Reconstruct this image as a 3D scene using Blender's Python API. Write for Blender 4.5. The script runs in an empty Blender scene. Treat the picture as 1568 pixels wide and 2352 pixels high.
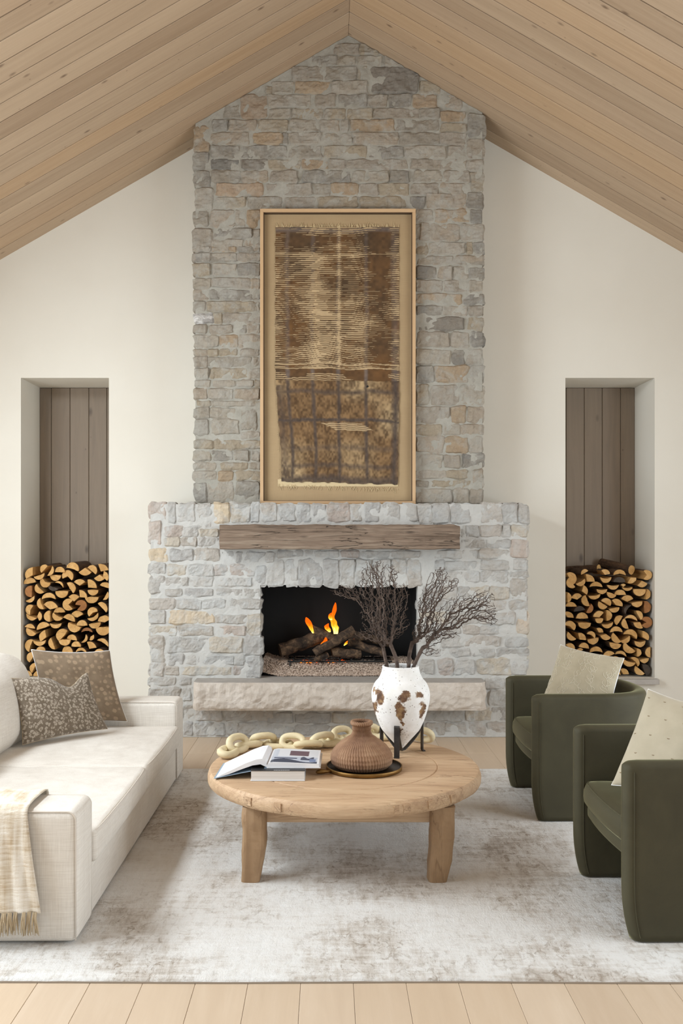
import bpy, bmesh, math, random
import numpy as np
from mathutils import Vector, Matrix, noise, Euler
PI = math.pi
random.seed(7)
sc = bpy.context.scene
C = sc.collection

# ------------------------------------------------------------------ camera
F = 2083.0            # focal length in pixels of the 1568 x 2352 frame
VX, VY, H = 755.0, 1235.0, 1.57   # vanishing point and eye height
cam_d = bpy.data.cameras.new('camera')
cam_d.sensor_fit = 'HORIZONTAL'; cam_d.sensor_width = 36.0
cam_d.lens = F * 36.0 / 1568.0
cam_d.shift_x = (784 - VX) / 1568.0
cam_d.shift_y = (VY - 1176) / 1568.0
cam_d.clip_start = 0.05
cam = bpy.data.objects.new('camera', cam_d); C.objects.link(cam)
cam.location = (0, 0, H); cam.rotation_euler = (PI / 2, 0, 0)
sc.camera = cam

# ------------------------------------------------------------------ world, lights, exposure
vs = sc.view_settings
vs.view_transform = 'Standard'; vs.look = 'None'; vs.gamma = 1.0; vs.use_curve_mapping = False
vs.exposure = 0.13
w = bpy.data.worlds.new('sky'); sc.world = w; w.use_nodes = True
w.node_tree.nodes['Background'].inputs[0].default_value = (0.80, 0.90, 1.0, 1)
w.node_tree.nodes['Background'].inputs[1].default_value = 1.0

def area(name, loc, target, sx, sy, power, col):
    l = bpy.data.lights.new(name, 'AREA'); l.shape = 'RECTANGLE'; l.size = sx; l.size_y = sy
    l.energy = power; l.color = col
    o = bpy.data.objects.new(name, l); C.objects.link(o); o.location = loc
    o.rotation_euler = (Vector(target) - Vector(loc)).to_track_quat('-Z', 'Y').to_euler()
    return o
# daylight entering by the windows of the left and right walls, the roof light and the doors behind the camera
DAY = (0.855, 0.94, 1.0)
area('window_daylight', (-4.10, 3.5, 1.70), (0, 3.5, 1.70), 3.6, 2.7, 190, DAY)
area('window_daylight', (4.40, 3.2, 1.70), (0, 3.2, 1.70), 3.4, 2.7, 160, DAY)
area('window_daylight', (0.2, -2.95, 1.7), (0.2, 4, 1.7), 5.0, 2.6, 8, DAY)
rl = area('rooflight_daylight', (-3.25, 3.6, 3.60), (-3.25 + .578, 3.6, 2.60), 2.8, .6, 140, DAY)

YW, YC, YF = 7.71, 7.34, 7.14        # wall plane, chimney face, fireplace face
RX, ZR, SL = 0.158, 5.638, 0.578     # ridge x, ridge height, ceiling slope
XL, XR, YB = -4.0, 4.3, -3.0
def zceil(x): return ZR - SL * abs(x - RX)
def P(x, y, d): return Vector(((x - VX) * d / F, d, H - (y - VY) * d / F))
def PG(x, y, z): # pixel on the horizontal plane z
    return P(x, y, (H - z) * F / (y - VY))

# ------------------------------------------------------------------ object helpers
WL = {}
def W(o): return WL.get(o.name, Vector((0, 0, 0)))
def tag(o, label=None, cat=None, group=None, kind=None):
    if label: o['label'] = label
    if cat: o['category'] = cat
    if group: o['group'] = group
    if kind: o['kind'] = kind
    return o
def empty(name, loc, label=None, cat=None, group=None, kind=None):
    o = bpy.data.objects.new(name, None); C.objects.link(o); o.location = loc
    o.empty_display_size = 0.1
    WL[o.name] = Vector(loc)
    return tag(o, label, cat, group, kind)
def setmat(me, mat):
    for m in (mat if isinstance(mat, (list, tuple)) else [mat]): me.materials.append(m)
def mesh(name, verts, faces, mat, parent=None, smooth=False, mi=None, uv=None, col=None, base=None):
    """one mesh object from world-space vertices; its origin is its parent's, or its own base"""
    V = np.array([tuple(v) for v in verts], dtype=float)
    if parent is not None: org = W(parent)
    elif base is not None: org = Vector(base)
    else: org = Vector(((V[:, 0].min() + V[:, 0].max()) / 2, (V[:, 1].min() + V[:, 1].max()) / 2, V[:, 2].min()))
    V = V - np.array(org)
    me = bpy.data.meshes.new(name); me.from_pydata(V.tolist(), [], [tuple(int(i) for i in f) for f in faces])
    setmat(me, mat)
    if mi is not None: me.polygons.foreach_set('material_index', [int(i) for i in mi])
    if smooth: me.polygons.foreach_set('use_smooth', [True] * len(me.polygons))
    if uv is not None:
        l = me.uv_layers.new(name='UVMap')
        idx = np.zeros(len(me.loops), dtype=int); me.loops.foreach_get('vertex_index', idx)
        l.data.foreach_set('uv', np.array(uv, dtype=float)[idx].ravel())
    if col is not None:
        a = me.color_attributes.new('Col', 'FLOAT_COLOR', 'POINT')
        c = np.ones((len(V), 4)); c[:, :3] = np.array(col); a.data.foreach_set('color', c.ravel())
    me.update()
    o = bpy.data.objects.new(name, me); C.objects.link(o)
    if parent is not None: o.parent = parent
    else: o.location = org
    WL[o.name] = Vector(org)
    return o
def bm_obj(name, bm, mat, parent=None, smooth=False, base=None):
    bm.normal_update(); bm.verts.index_update()
    v = [x.co.copy() for x in bm.verts]; f = [[q.index for q in p.verts] for p in bm.faces]
    bm.free()
    return mesh(name, v, f, mat, parent, smooth, base=base)
class MB:
    def __init__(s): s.v = []; s.f = []; s.m = []
    def add(s, v, f, m=0):
        n = len(s.v); s.v += [tuple(x) for x in v]; s.f += [tuple(i + n for i in q) for q in f]; s.m += [m] * len(f)
    def box(s, a, b, m=0):
        (x0, y0, z0), (x1, y1, z1) = a, b
        s.add([(x0,y0,z0),(x1,y0,z0),(x1,y1,z0),(x0,y1,z0),(x0,y0,z1),(x1,y0,z1),(x1,y1,z1),(x0,y1,z1)],
              [(3,2,1,0),(4,5,6,7),(0,1,5,4),(1,2,6,5),(2,3,7,6),(3,0,4,7)], m)
    def build(s, name, mat, parent=None, smooth=False, base=None):
        return mesh(name, s.v, s.f, mat, parent, smooth, s.m, base=base)
def grid_faces(nu, nv, off=0, cu=False, cv=False):
    """nu x nv vertices, index u*nv+v"""
    f = []
    for i in range(nu if cu else nu - 1):
        for j in range(nv if cv else nv - 1):
            a = i * nv + j; b = ((i + 1) % nu) * nv + j; c = ((i + 1) % nu) * nv + (j + 1) % nv; d = i * nv + (j + 1) % nv
            f.append((a + off, b + off, c + off, d + off))
    return f
def rbox(a, b, r, seg=3, sub=0):
    """bmesh of a box with rounded edges"""
    bm = bmesh.new()
    (x0, y0, z0), (x1, y1, z1) = a, b
    bmesh.ops.create_cube(bm, size=1.0)
    for v in bm.verts:
        v.co = Vector((x0 + (v.co.x + .5) * (x1 - x0), y0 + (v.co.y + .5) * (y1 - y0), z0 + (v.co.z + .5) * (z1 - z0)))
    if sub: bmesh.ops.subdivide_edges(bm, edges=bm.edges[:], cuts=sub, use_grid_fill=True)
    if r > 0:
        ed = [e for e in bm.edges if len(e.link_faces) == 2 and e.link_faces[0].normal.dot(e.link_faces[1].normal) < .5] if False else None
        bm.normal_update()
        ed = [e for e in bm.edges if len(e.link_faces) == 2 and e.calc_face_angle(0) > .5]
        bmesh.ops.bevel(bm, geom=ed, offset=r, segments=seg, profile=.5, affect='EDGES')
    return bm
def tube_data(pts, rad, seg=8, cap=True, flat=None):
    pts = [Vector(p) for p in pts]; n = len(pts)
    if not hasattr(rad, '__len__'): rad = [rad] * n
    v, f = [], []
    t0 = (pts[1] - pts[0]).normalized()
    up = Vector((0, 0, 1)) if abs(t0.z) < .9 else Vector((1, 0, 0))
    nrm = t0.cross(up).normalized()
    for i in range(n):
        t = (pts[min(i + 1, n - 1)] - pts[max(i - 1, 0)]).normalized()
        nrm = (nrm - t * nrm.dot(t)).normalized(); bi = t.cross(nrm)
        for k in range(seg):
            a = 2 * PI * k / seg
            v.append(pts[i] + (nrm * math.cos(a) + bi * math.sin(a)) * rad[i])
    f = grid_faces(n, seg, cv=True)
    if cap:
        f.append(tuple(range(seg)))
        f.append(tuple((n - 1) * seg + k for k in reversed(range(seg))))
    return v, f
def tube(name, pts, rad, mat, parent=None, seg=8, smooth=True):
    v, f = tube_data(pts, rad, seg); return mesh(name, v, f, mat, parent, smooth)
def lathe_data(prof, c, seg=48, mod=None):
    """prof: list of (r, z); closed where r == 0"""
    v = []
    for r, z in prof:
        for k in range(seg):
            a = 2 * PI * k / seg
            rr = r + (mod(r, z, a) if mod else 0)
            v.append((c[0] + rr * math.cos(a), c[1] + rr * math.sin(a), c[2] + z))
    f = [tuple(reversed(q)) for q in grid_faces(len(prof), seg, cv=True)]
    return v, f
def resample(prof, step):
    """smooth Catmull-Rom through profile points"""
    out = []
    n = len(prof)
    for i in range(n - 1):
        p0 = Vector(prof[max(i - 1, 0)]); p1 = Vector(prof[i]); p2 = Vector(prof[i + 1]); p3 = Vector(prof[min(i + 2, n - 1)])
        k = max(1, int((p2 - p1).length / step))
        for j in range(k):
            t = j / k
            out.append(0.5 * ((2 * p1) + (p2 - p0) * t + (2 * p0 - 5 * p1 + 4 * p2 - p3) * t * t + (3 * p1 - p0 - 3 * p2 + p3) * t ** 3))
    out.append(Vector(prof[-1]))
    return out
def prism(outline, z0, z1, bev, seg=3):
    bm = bmesh.new()
    a = [bm.verts.new((x, y, z0)) for x, y in outline]; b = [bm.verts.new((x, y, z1)) for x, y in outline]
    n = len(outline)
    bm.faces.new(list(reversed(a))); bm.faces.new(b)
    for i in range(n): bm.faces.new((a[i], a[(i + 1) % n], b[(i + 1) % n], b[i]))
    bm.normal_update()
    if bev:
        ed = [e for e in bm.edges if e.verts[0].co.z == e.verts[1].co.z]
        bmesh.ops.bevel(bm, geom=ed, offset=bev, segments=seg, profile=.5, affect='EDGES')
    return bm
def fbm(p, o=4): return noise.fractal(p, 1.0, 2.0, o)

# ------------------------------------------------------------------ materials
def lin(c):
    if isinstance(c, str): c = tuple(int(c[i:i + 2], 16) for i in (0, 2, 4))
    return tuple(((x / 255) / 12.92 if x / 255 <= .04045 else ((x / 255 + .055) / 1.055) ** 2.4) for x in c) + (1.0,)
class M:
    """small shader-graph writer"""
    def __init__(s, name, rough=.6, **kw):
        s.m = bpy.data.materials.new(name); s.m.use_nodes = True
        s.t = s.m.node_tree; s.b = s.t.nodes['Principled BSDF']
        s.b.inputs['Roughness'].default_value = rough
        for k, v in kw.items(): s.b.inputs[k.replace('_', ' ')].default_value = v
    def n(s, typ, ins=None, **kw):
        nd = s.t.nodes.new('ShaderNode' + typ)
        for k, v in kw.items(): setattr(nd, k, v)
        for k, v in (ins or {}).items():
            if isinstance(v, bpy.types.NodeSocket): s.t.links.new(v, nd.inputs[k])
            else: nd.inputs[k].default_value = v
        return nd
    def link(s, a, b): s.t.links.new(a, s.b.inputs[b])
    def coord(s, scale=(1, 1, 1), kind='Object', rnd=0, rot=(0, 0, 0)):
        c = s.n('TexCoord').outputs[kind]
        if rnd:
            r = s.n('ObjectInfo').outputs['Random']
            k = s.n('CombineXYZ', {0: s.math('MULTIPLY', r, rnd), 1: s.math('MULTIPLY', r, rnd * 1.7), 2: s.math('MULTIPLY', r, rnd * .6)}).outputs[0]
            c = s.n('VectorMath', {0: c, 1: k}, operation='ADD').outputs[0]
        return s.n('Mapping', {'Vector': c, 'Scale': scale, 'Rotation': rot}).outputs[0]
    def math(s, op, a, b=0.0, c=None):
        ins = {0: a, 1: b}
        if c is not None: ins[2] = c
        return s.n('Math', ins, operation=op).outputs[0]
    def noise(s, vec, scale=5, det=4, rough=.55, dist=0):
        return s.n('TexNoise', {'Vector': vec, 'Scale': scale, 'Detail': det, 'Roughness': rough, 'Distortion': dist}).outputs['Fac']
    def voro(s, vec, scale=5, out='Distance', feature='F1', rnd=1.0):
        return s.n('TexVoronoi', {'Vector': vec, 'Scale': scale, 'Randomness': rnd}, feature=feature).outputs[out]
    def ramp(s, fac, stops, interp='LINEAR'):
        r = s.n('ValToRGB', {0: fac}); r.color_ramp.interpolation = interp
        e = r.color_ramp.elements
        while len(e) < len(stops): e.new(0.5)
        for q, (p, c) in zip(e, stops):
            q.position = p
            q.color = (c, c, c, 1) if isinstance(c, (int, float)) else (lin(c) if not (len(c) == 4 and isinstance(c, tuple)) else c)
        return r.outputs[0]
    def mix(s, fac, a, b, mode='MIX'):
        nd = s.n('Mix', data_type='RGBA', blend_type=mode)
        for k, v in ((0, fac), (6, a), (7, b)):
            if isinstance(v, bpy.types.NodeSocket): s.t.links.new(v, nd.inputs[k])
            else: nd.inputs[k].default_value = (lin(v) if isinstance(v, str) else v)
        return nd.outputs[2]
    def bump(s, h, strength=.3, dist=.01, prev=None):
        ins = {'Height': h, 'Strength': strength, 'Distance': dist}
        if prev is not None: ins['Normal'] = prev
        return s.n('Bump', ins).outputs[0]
    def done(s, col=None, bump=None, rough=None):
        if col is not None:
            if isinstance(col, str): s.b.inputs['Base Color'].default_value = lin(col)
            else: s.link(col, 'Base Color')
        if bump is not None: s.link(bump, 'Normal')
        if rough is not None: s.link(rough, 'Roughness')
        return s.m

def wood(name, cols, stretch=(1, 14, 14), scale=2.2, rough=.55, knots=0.0, kcol='5a4632', var=.25, bump=.15, rnd=37.0, kscale=(1.1, 5.5, 5.5), finew=.25, crack=0.0):
    """boards with the grain along local X"""
    m = M(name, rough)
    c = m.coord(stretch, rnd=rnd)
    warp = m.noise(c, scale * .35, 3, .5, .6)
    grain = m.noise(c, scale, 6, .62, 1.2)
    fine = m.noise(m.coord((stretch[0] * 1.5, stretch[1] * 7, stretch[2] * 7), rnd=rnd), scale, 3, .6)
    fac = m.math('ADD', m.math('MULTIPLY', grain, .6), m.math('MULTIPLY', warp, .4))
    col = m.ramp(fac, [(.30, cols[0]), (.5, cols[1]), (.70, cols[2])])
    col = m.mix(m.math('MULTIPLY', m.ramp(fine, [(.45, 0.0), (.72, 1.0)]), finew), col, cols[0])
    r = m.n('ObjectInfo').outputs['Random']
    col = m.mix(var, col, m.ramp(m.math('FRACT', m.math('MULTIPLY', r, 7.31)), [(0, cols[0]), (.35, cols[2]), (.6, cols[1]), (1, cols[3] if len(cols) > 3 else cols[2])]))
    if knots:
        kc = m.coord(kscale, rnd=rnd * 1.3)
        d = m.voro(kc, 1.0)
        kn = m.ramp(d, [(.03, 1.0), (.05 + .03 * knots, .6), (.08 + .06 * knots, 0.0)])
        d2 = m.voro(m.coord((kscale[0] * 2.1, kscale[1] * 1.3, kscale[2] * 1.3), rnd=rnd * .7), 1.0)
        kn2 = m.ramp(d2, [(.01, .8), (.06, 0.0)])
        col = m.mix(m.math('MULTIPLY', m.math('MAXIMUM', kn, kn2), .75), col, kcol)
    h = m.math('ADD', grain, fine)
    if crack:
        cn = m.noise(m.coord((stretch[0] * .7, stretch[1] * .55, stretch[2] * .55), rnd=rnd * .9), scale, 4, .6, .8)
        cr = m.ramp(m.math('ABSOLUTE', m.math('SUBTRACT', cn, .5)), [(0.0, 1.0), (.014, 0.0)])
        gate = m.ramp(m.noise(m.coord((3, 3, 3), rnd=rnd), 1.0, 2), [(.46, 0.0), (.56, 1.0)])
        cr = m.math('MULTIPLY', cr, gate)
        col = m.mix(m.math('MULTIPLY', cr, crack), col, kcol)
        h = m.math('SUBTRACT', h, m.math('MULTIPLY', cr, 1.5))
    return m.done(col, m.bump(h, bump, .004))

MAT = {}
def build_materials():
    # plaster
    m = M('plaster', .85); c = m.coord()
    n1 = m.noise(c, 1.3, 4, .5)
    MAT['plaster'] = m.done(m.ramp(n1, [(.3, 'dbd5c9'), (.7, 'e0dbd0')]), m.bump(m.noise(c, 60, 4, .6), .08, .003))
    m = M('plain_white', .85); MAT['white'] = m.done('e6e3dc')
    m = M('dark_gap', .9); MAT['gap'] = m.done('2a211a')
    m = M('firebox_black', .75); c = m.coord()
    MAT['firebox'] = m.done(m.ramp(m.noise(c, 3, 4), [(.35, '080707'), (.7, '14100d')]))
    # stone
    def stone(name, ramp, smear, samt):
        m = M(name, .85)
        c = m.coord(rnd=23.0)
        r = m.n('ObjectInfo').outputs['Random']
        basec = m.ramp(r, ramp, 'CONSTANT')
        n1 = m.noise(c, 7, 6, .65, .4)
        col = m.mix(m.ramp(n1, [(.35, 0.0), (.7, .55)]), basec, ramp[len(ramp) // 2][1])
        n3 = m.noise(c, 30, 5, .7)
        col = m.mix(m.ramp(n3, [(.30, .30), (.5, 0.0)]), col, '6c645a')
        g = m.n('NewGeometry').outputs['Position']
        n2 = m.noise(g, 5.5, 6, .7, .8)
        col = m.mix(m.math('MULTIPLY', m.ramp(n2, [(.46, 0.0), (.60, 1.0)]), samt), col, smear)
        b = m.bump(m.noise(c, 26, 8, .75), .8, .016)
        b = m.bump(m.voro(m.coord(rnd=23.0, scale=(1, 1, 1.6)), 22, 'Distance', 'F1'), .4, .012, b)
        return m.done(col, b)
    MAT['stone_upper'] = stone('weathered_limestone', [(0, '9c9387'), (.16, 'a39686'), (.30, '958e83'), (.42, 'a59d90'), (.55, 'a0937f'), (.66, '8b8780'), (.78, 'a8a094'), (.90, 'a48e74'), (.95, '7e7a74')], 'a8a49b', .7)
    MAT['stone_lower'] = stone('pale_limestone', [(0, 'b5b1ab'), (.16, 'bab2a9'), (.30, 'b1afab'), (.42, 'bebbb6'), (.60, 'b6aea4'), (.72, 'adaba8'), (.86, 'c0b5a4'), (.95, 'b3a59b')], 'bebebb', .8)  # paler than the chimney stone above, with a lighter grout smear
    MAT['stone_dark'] = stone('dark_limestone', [(0, '837d74'), (.3, '887f73'), (.6, '7e7a73'), (.9, '857c71')], '99948b', .55)
    MAT['stone_tan'] = stone('tan_limestone', [(0, 'a8937a'), (.3, 'b09a7e'), (.6, 'a08c77'), (.9, 'ad9780')], 'aaa498', .4)
    MAT['stone_pale_tan'] = stone('pale_tan_stone', [(0, 'c9b79d'), (.3, 'cbb8a2'), (.6, 'c4b29c'), (.9, 'cdbba0')], 'c6c1b8', .5)
    MAT['stone_rose'] = stone('rose_limestone', [(0, 'b9a99d'), (.3, 'bcada1'), (.6, 'b5a69b'), (.9, 'bcaea3')], 'c0bcb6', .6)
    MAT['quartz'] = stone('quartz_stone', [(0, '9f9a95'), (.3, 'a39c95'), (.6, '9c9792'), (.9, 'a29c98')], 'e6e3df', .95)
    def mortar(name, a, b):
        m = M(name, .9); g = m.n('NewGeometry').outputs['Position']
        col = m.ramp(m.noise(g, 9, 6, .65), [(.3, a), (.7, b)])
        return m.done(col, m.bump(m.noise(g, 30, 7, .75), .6, .010))
    MAT['mortar_upper'] = mortar('grey_mortar', '989489', 'aca89e')
    MAT['mortar_lower'] = mortar('pale_mortar', 'b9b7b2', 'c3c1bc')
    m = M('hearth_stone', .8); c = m.coord()
    n1 = m.noise(c, 6, 7, .68, .5)
    col = m.ramp(n1, [(.3, 'b7aa9c'), (.5, 'cbc0b4'), (.7, 'd6cdc3')])
    MAT['hearth'] = m.done(col, m.bump(m.noise(c, 40, 7, .75), .7, .012))
    m = M('hearth_top_stone', .7); c = m.coord()
    MAT['hearth_top'] = m.done(m.ramp(m.noise(c, 9, 6, .6), [(.3, 'a09a94'), (.7, 'b3ada6')]), m.bump(m.noise(c, 80, 4), .15, .004))
    # woods
    MAT['ceiling'] = wood('ceiling_pine', ['9a8269', 'b39a80', 'c5ae93', 'c2a079'], (.45, 11, 11), 2.2, .6, knots=.6, kcol='5f4836', var=.5, kscale=(3.4, 7.0, 7.0), finew=.35)
    MAT['niche'] = wood('niche_pine', ['77695b', '857564', '90806e', '7e6d5d'], (.8, 9, 9), 1.6, .6, knots=.6, kcol='4a3d33', var=.3, kscale=(2.2, 5.0, 5.0))
    MAT['floor'] = wood('oak_floor', ['bda78f', 'c8b39b', 'd2bfa9', 'c9b297'], (1.0, 8, 8), 1.5, .45, knots=.0, var=.40, bump=.06)
    MAT['beam'] = wood('reclaimed_beam', ['59483a', '857160', 'a39380', '8f7a64'], (.9, 13, 13), 2.6, .8, knots=.5, kcol='33281f', var=.03, bump=1.0, finew=.6, crack=.95, kscale=(2.2, 9, 9))
    MAT['table'] = wood('table_wood', ['a68465', 'c6a684', 'd6ba98', 'ccae8b'], (1.2, 13, 13), 2.2, .6, knots=.3, kcol='7f6045', var=.05, bump=.4, finew=.45, crack=.6, kscale=(1.5, 3, 3))
    MAT['table_leg'] = wood('leg_wood', ['86694d', 'a48665', 'bb9d7b', '9c7b5a'], (6, 6, 1.0), 2.2, .65, knots=.2, kcol='6b4f36', var=.35, bump=.5, finew=.5, crack=.6, kscale=(6, 6, 2))
    MAT['frame'] = wood('frame_maple', ['b99770', 'c7a57e', 'd0b18b', 'c4a179'], (1, 18, 18), 2.0, .5, var=.15, bump=.05)
    MAT['chain'] = wood('chain_wood', ['c9b78f', 'd9caa5', 'e3d6b5', 'd3c29a'], (3, 6, 6), 3.0, .6, var=.15, bump=.25)
    # firewood
    def cut(name, a, b, c_):
        m = M(name, .75); c = m.coord(rnd=11)
        n = m.noise(c, 14, 5, .6)
        rings = m.n('TexWave', {'Vector': c, 'Scale': 9.0, 'Distortion': 5.0, 'Detail': 2.0}, wave_type='RINGS', rings_direction='Y').outputs['Fac']
        col = m.ramp(n, [(.3, a), (.5, b), (.72, c_)])
        col = m.mix(m.math('MULTIPLY', rings, .28), col, a)
        ck = m.ramp(m.math('ABSOLUTE', m.math('SUBTRACT', m.noise(c, 7, 3, .6, 1.5), .5)), [(0.0, 1.0), (.010, 0.0)])
        col = m.mix(m.math('MULTIPLY', ck, .5), col, '6a4a28')
        r = m.n('ObjectInfo').outputs['Random']
        col = m.mix(m.math('MULTIPLY', r, .35), col, a)
        return m.done(col, m.bump(m.noise(c, 90, 3), .3, .004))
    MAT['cut_pale'] = cut('split_wood_pale', 'b88a4e', 'd1a465', 'ddb57d')
    MAT['cut_orange'] = cut('split_wood_orange', '87562c', 'a06a38', 'ad7a46')
    MAT['cut_dark'] = cut('split_wood_dark', '2e261f', '453a30', '5a4b3c')
    m = M('bark', .9); c = m.coord((20, 3, 20), rnd=9)
    MAT['bark'] = m.done(m.ramp(m.noise(c, 2, 5, .7), [(.3, '33241a'), (.6, '5c4430'), (.8, '7a5d42')]), m.bump(m.noise(c, 3, 5, .7), .8, .01))
    # fabrics
    def fabric(name, a, b, rough=.9, sheen=.0, wv=420, bmp=.25, streak=.5):
        m = M(name, rough); m.b.inputs['Sheen Weight'].default_value = sheen
        c = m.coord()
        s1 = m.noise(m.coord((wv * .55, wv * .55, 9)), 1, 3, .65)
        s2 = m.noise(m.coord((9, 9, wv * .55)), 1, 3, .65)
        f = m.math('ADD', m.math('MULTIPLY', s1, .5), m.math('MULTIPLY', s2, .5))
        big = m.noise(c, 3, 3)
        fac = m.math('ADD', m.math('MULTIPLY', f, streak), m.math('MULTIPLY', big, 1 - streak))
        return m.done(m.ramp(fac, [(.35, a), (.65, b)]), m.bump(f, bmp, .003))
    MAT['linen'] = fabric('cream_linen', 'd0c8be', 'ebe6de', bmp=.35, streak=.75)
    MAT['linen_seam'] = fabric('linen_piping', 'cfc6bb', 'dbd2c8')
    MAT['pillow_white'] = fabric('white_linen', 'e9e8e6', 'f3f2f0')
    MAT['canvas'] = fabric('tan_canvas', 'a08766', 'ad9571', bmp=.15)
    # velvet
    m = M('green_velvet', .75); m.b.inputs['Sheen Weight'].default_value = .85; m.b.inputs['Sheen Roughness'].default_value = .3
    m.b.inputs['Sheen Tint'].default_value = lin('a9a57f')
    c = m.coord(); n1 = m.noise(c, 4, 4, .6, .5)
    MAT['velvet'] = m.done(m.ramp(n1, [(.3, '37321d'), (.7, '433e28')]), m.bump(m.noise(c, 500, 2), .12, .002))
    # iron, brass
    m = M('dark_iron', .55, Metallic=.7); c = m.coord()
    MAT['iron'] = m.done(m.ramp(m.noise(c, 18, 5), [(.3, '3a3634'), (.7, '5b5653')]), m.bump(m.noise(c, 60, 4), .2, .003))
    m = M('black_iron', .7); MAT['black_iron'] = m.done('12100f')
    m = M('aged_brass', .45, Metallic=.75); c = m.coord()
    MAT['brass'] = m.done(m.ramp(m.noise(c, 12, 5), [(.3, '6d5029'), (.7, '94713d')]))
    m = M('dark_tray', .4, Metallic=.5); c = m.coord()
    MAT['tray_in'] = m.done(m.ramp(m.noise(c, 12, 5), [(.3, '2c231b'), (.7, '47382a')]))
    # clay jug
    m = M('clay_basket', .85); c = m.coord()
    n1 = m.noise(c, 9, 5, .65)
    MAT['clay'] = m.done(m.ramp(n1, [(.3, '765642'), (.55, '927055'), (.75, 'a8886c')]), m.bump(m.noise(c, 120, 4), .35, .003))
    # urn: chipped white paint over brown
    m = M('chipped_white_paint', .8); c = m.coord()
    g = m.n('TexCoord').outputs['Object']
    wn = m.noise(c, 11, 5, .65)
    wob = m.n('TexNoise', {'Vector': c, 'Scale': 16.0, 'Detail': 5.0, 'Roughness': .7}).outputs['Color']
    gw = m.n('VectorMath', {0: g, 1: m.n('VectorMath', {0: wob, 1: (.5, .5, .5)}, operation='SUBTRACT').outputs[0]}, operation='ADD')
    gw = m.n('VectorMath', {0: g, 1: m.n('VectorMath', {0: m.n('VectorMath', {0: wob, 1: (.5, .5, .5)}, operation='SUBTRACT').outputs[0], 'Scale': .09}, operation='SCALE').outputs[0]}, operation='ADD').outputs[0]
    acc = None
    for (px, py, pz, sx, sz) in URN_SPOTS:
        q = m.n('VectorMath', {0: gw, 1: (px, py, pz)}, operation='SUBTRACT').outputs[0]
        q = m.n('VectorMath', {0: q, 1: (1 / sx, 8.0, 1 / sz)}, operation='MULTIPLY').outputs[0]
        d = m.n('VectorMath', {0: q}, operation='LENGTH').outputs['Value']
        acc = d if acc is None else m.math('MINIMUM', acc, d)
    patch = m.ramp(acc, [(.78, 1.0), (.95, 0.0)])
    halo = m.ramp(acc, [(.95, 1.0), (1.25, 0.0)])
    specks = m.math('MULTIPLY', m.ramp(m.voro(c, 62), [(.13, 1.0), (.20, 0.0)]), m.ramp(m.noise(c, 8, 3), [(.46, 0.0), (.55, 1.0)]))
    white = m.ramp(wn, [(.3, 'dfdcd6'), (.6, 'eeecea')])
    col = m.mix(m.math('MULTIPLY', halo, .35), white, 'b08c62')
    brown = m.ramp(m.noise(c, 20, 5, .7), [(.35, '4a3324'), (.5, '6f5039'), (.66, 'a5855c')])
    col = m.mix(patch, col, brown)
    col = m.mix(m.math('MULTIPLY', specks, .85), col, '5d4838')
    h = m.math('SUBTRACT', m.math('MULTIPLY', m.noise(c, 30, 6, .7), .6), m.math('MULTIPLY', patch, .8))
    MAT['urn'] = m.done(col, m.bump(h, .5, .006))
    m = M('twig_bark', .8); c = m.coord()
    MAT['twig'] = m.done(m.ramp(m.noise(c, 30, 4), [(.3, '392c24'), (.6, '5a4a40'), (.8, '857468')]), m.bump(m.noise(c, 80, 4), .4, .003))
    # rug
    m = M('distressed_rug', .95); c = m.coord(); m.b.inputs['Sheen Weight'].default_value = .15
    st1 = m.noise(m.coord((26, 5, 1)), 1, 6, .7, .4); st2 = m.noise(m.coord((5, 30, 1)), 1, 6, .7, .4)
    big = m.noise(c, 1.7, 6, .62, .5)
    worn = m.math('ADD', m.math('MULTIPLY', st1, .30), m.math('ADD', m.math('MULTIPLY', st2, .30), m.math('MULTIPLY', big, .55)))
    col = m.ramp(worn, [(.44, 'e6e5e3'), (.56, 'dedbd7'), (.64, 'c6beb5'), (.72, '9f9284')])
    fl = m.noise(m.coord((1, .55, 1)), 34, 6, .78, .7)
    dk = m.math('MULTIPLY', m.ramp(fl, [(.52, 0.0), (.62, 1.0)]), m.ramp(big, [(.42, .12), (.62, .9)]))
    col = m.mix(dk, col, '8d7c69')
    hh = m.math('ADD', m.noise(m.coord((150, 40, 1)), 1, 4, .7), m.noise(m.coord((40, 150, 1)), 1, 4, .7))
    b = m.bump(hh, .55, .006); b = m.bump(m.noise(c, 28, 6, .7, .8), .5, .012, b)
    MAT['rug'] = m.done(col, b)
    m = M('rug_binding', .9); MAT['rug_edge'] = m.done('9c8f80')
    # vertex-coloured weave and prints
    def vcol(name, rough=.9, b=0, sc_=300):
        m = M(name, rough); a = m.n('VertexColor', layer_name='Col').outputs[0]
        c = m.coord()
        return m.done(a, m.bump(m.noise(c, sc_, 4, .7), b, .004) if b else None)
    MAT['weave'] = vcol('woven_wool', .95, .5, 260); MAT['print'] = vcol('printed_page', .4)
    m = M('weave_fringe', .9); MAT['fringe'] = m.done('cbb68f')
    m = M('page_paper', .6); c = m.coord((1, 1, 300))
    MAT['paper'] = m.done(m.ramp(m.noise(c, 2, 2), [(.4, 'cfccc8'), (.6, 'e9e7e4')]))
    m = M('page_top', .45); MAT['page'] = m.done('e9e9ec')
    m = M('book_black', .4); MAT['book_black'] = m.done('1b1b1d')
    m = M('book_blue', .5); MAT['book_blue'] = m.done('8fa3b5')
    m = M('cover_white', .5); MAT['book_white'] = m.done('dcdcde')
    # pillow prints (UV)
    def uvmat(name): 
        m = M(name, .9); m.b.inputs['Sheen Weight'].default_value = .25; return m
    m = uvmat('dotted_brown_print'); c = m.coord((1, 1, 1), 'UV')
    d = m.voro(c, 13, 'Distance', 'F1', .55)
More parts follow.
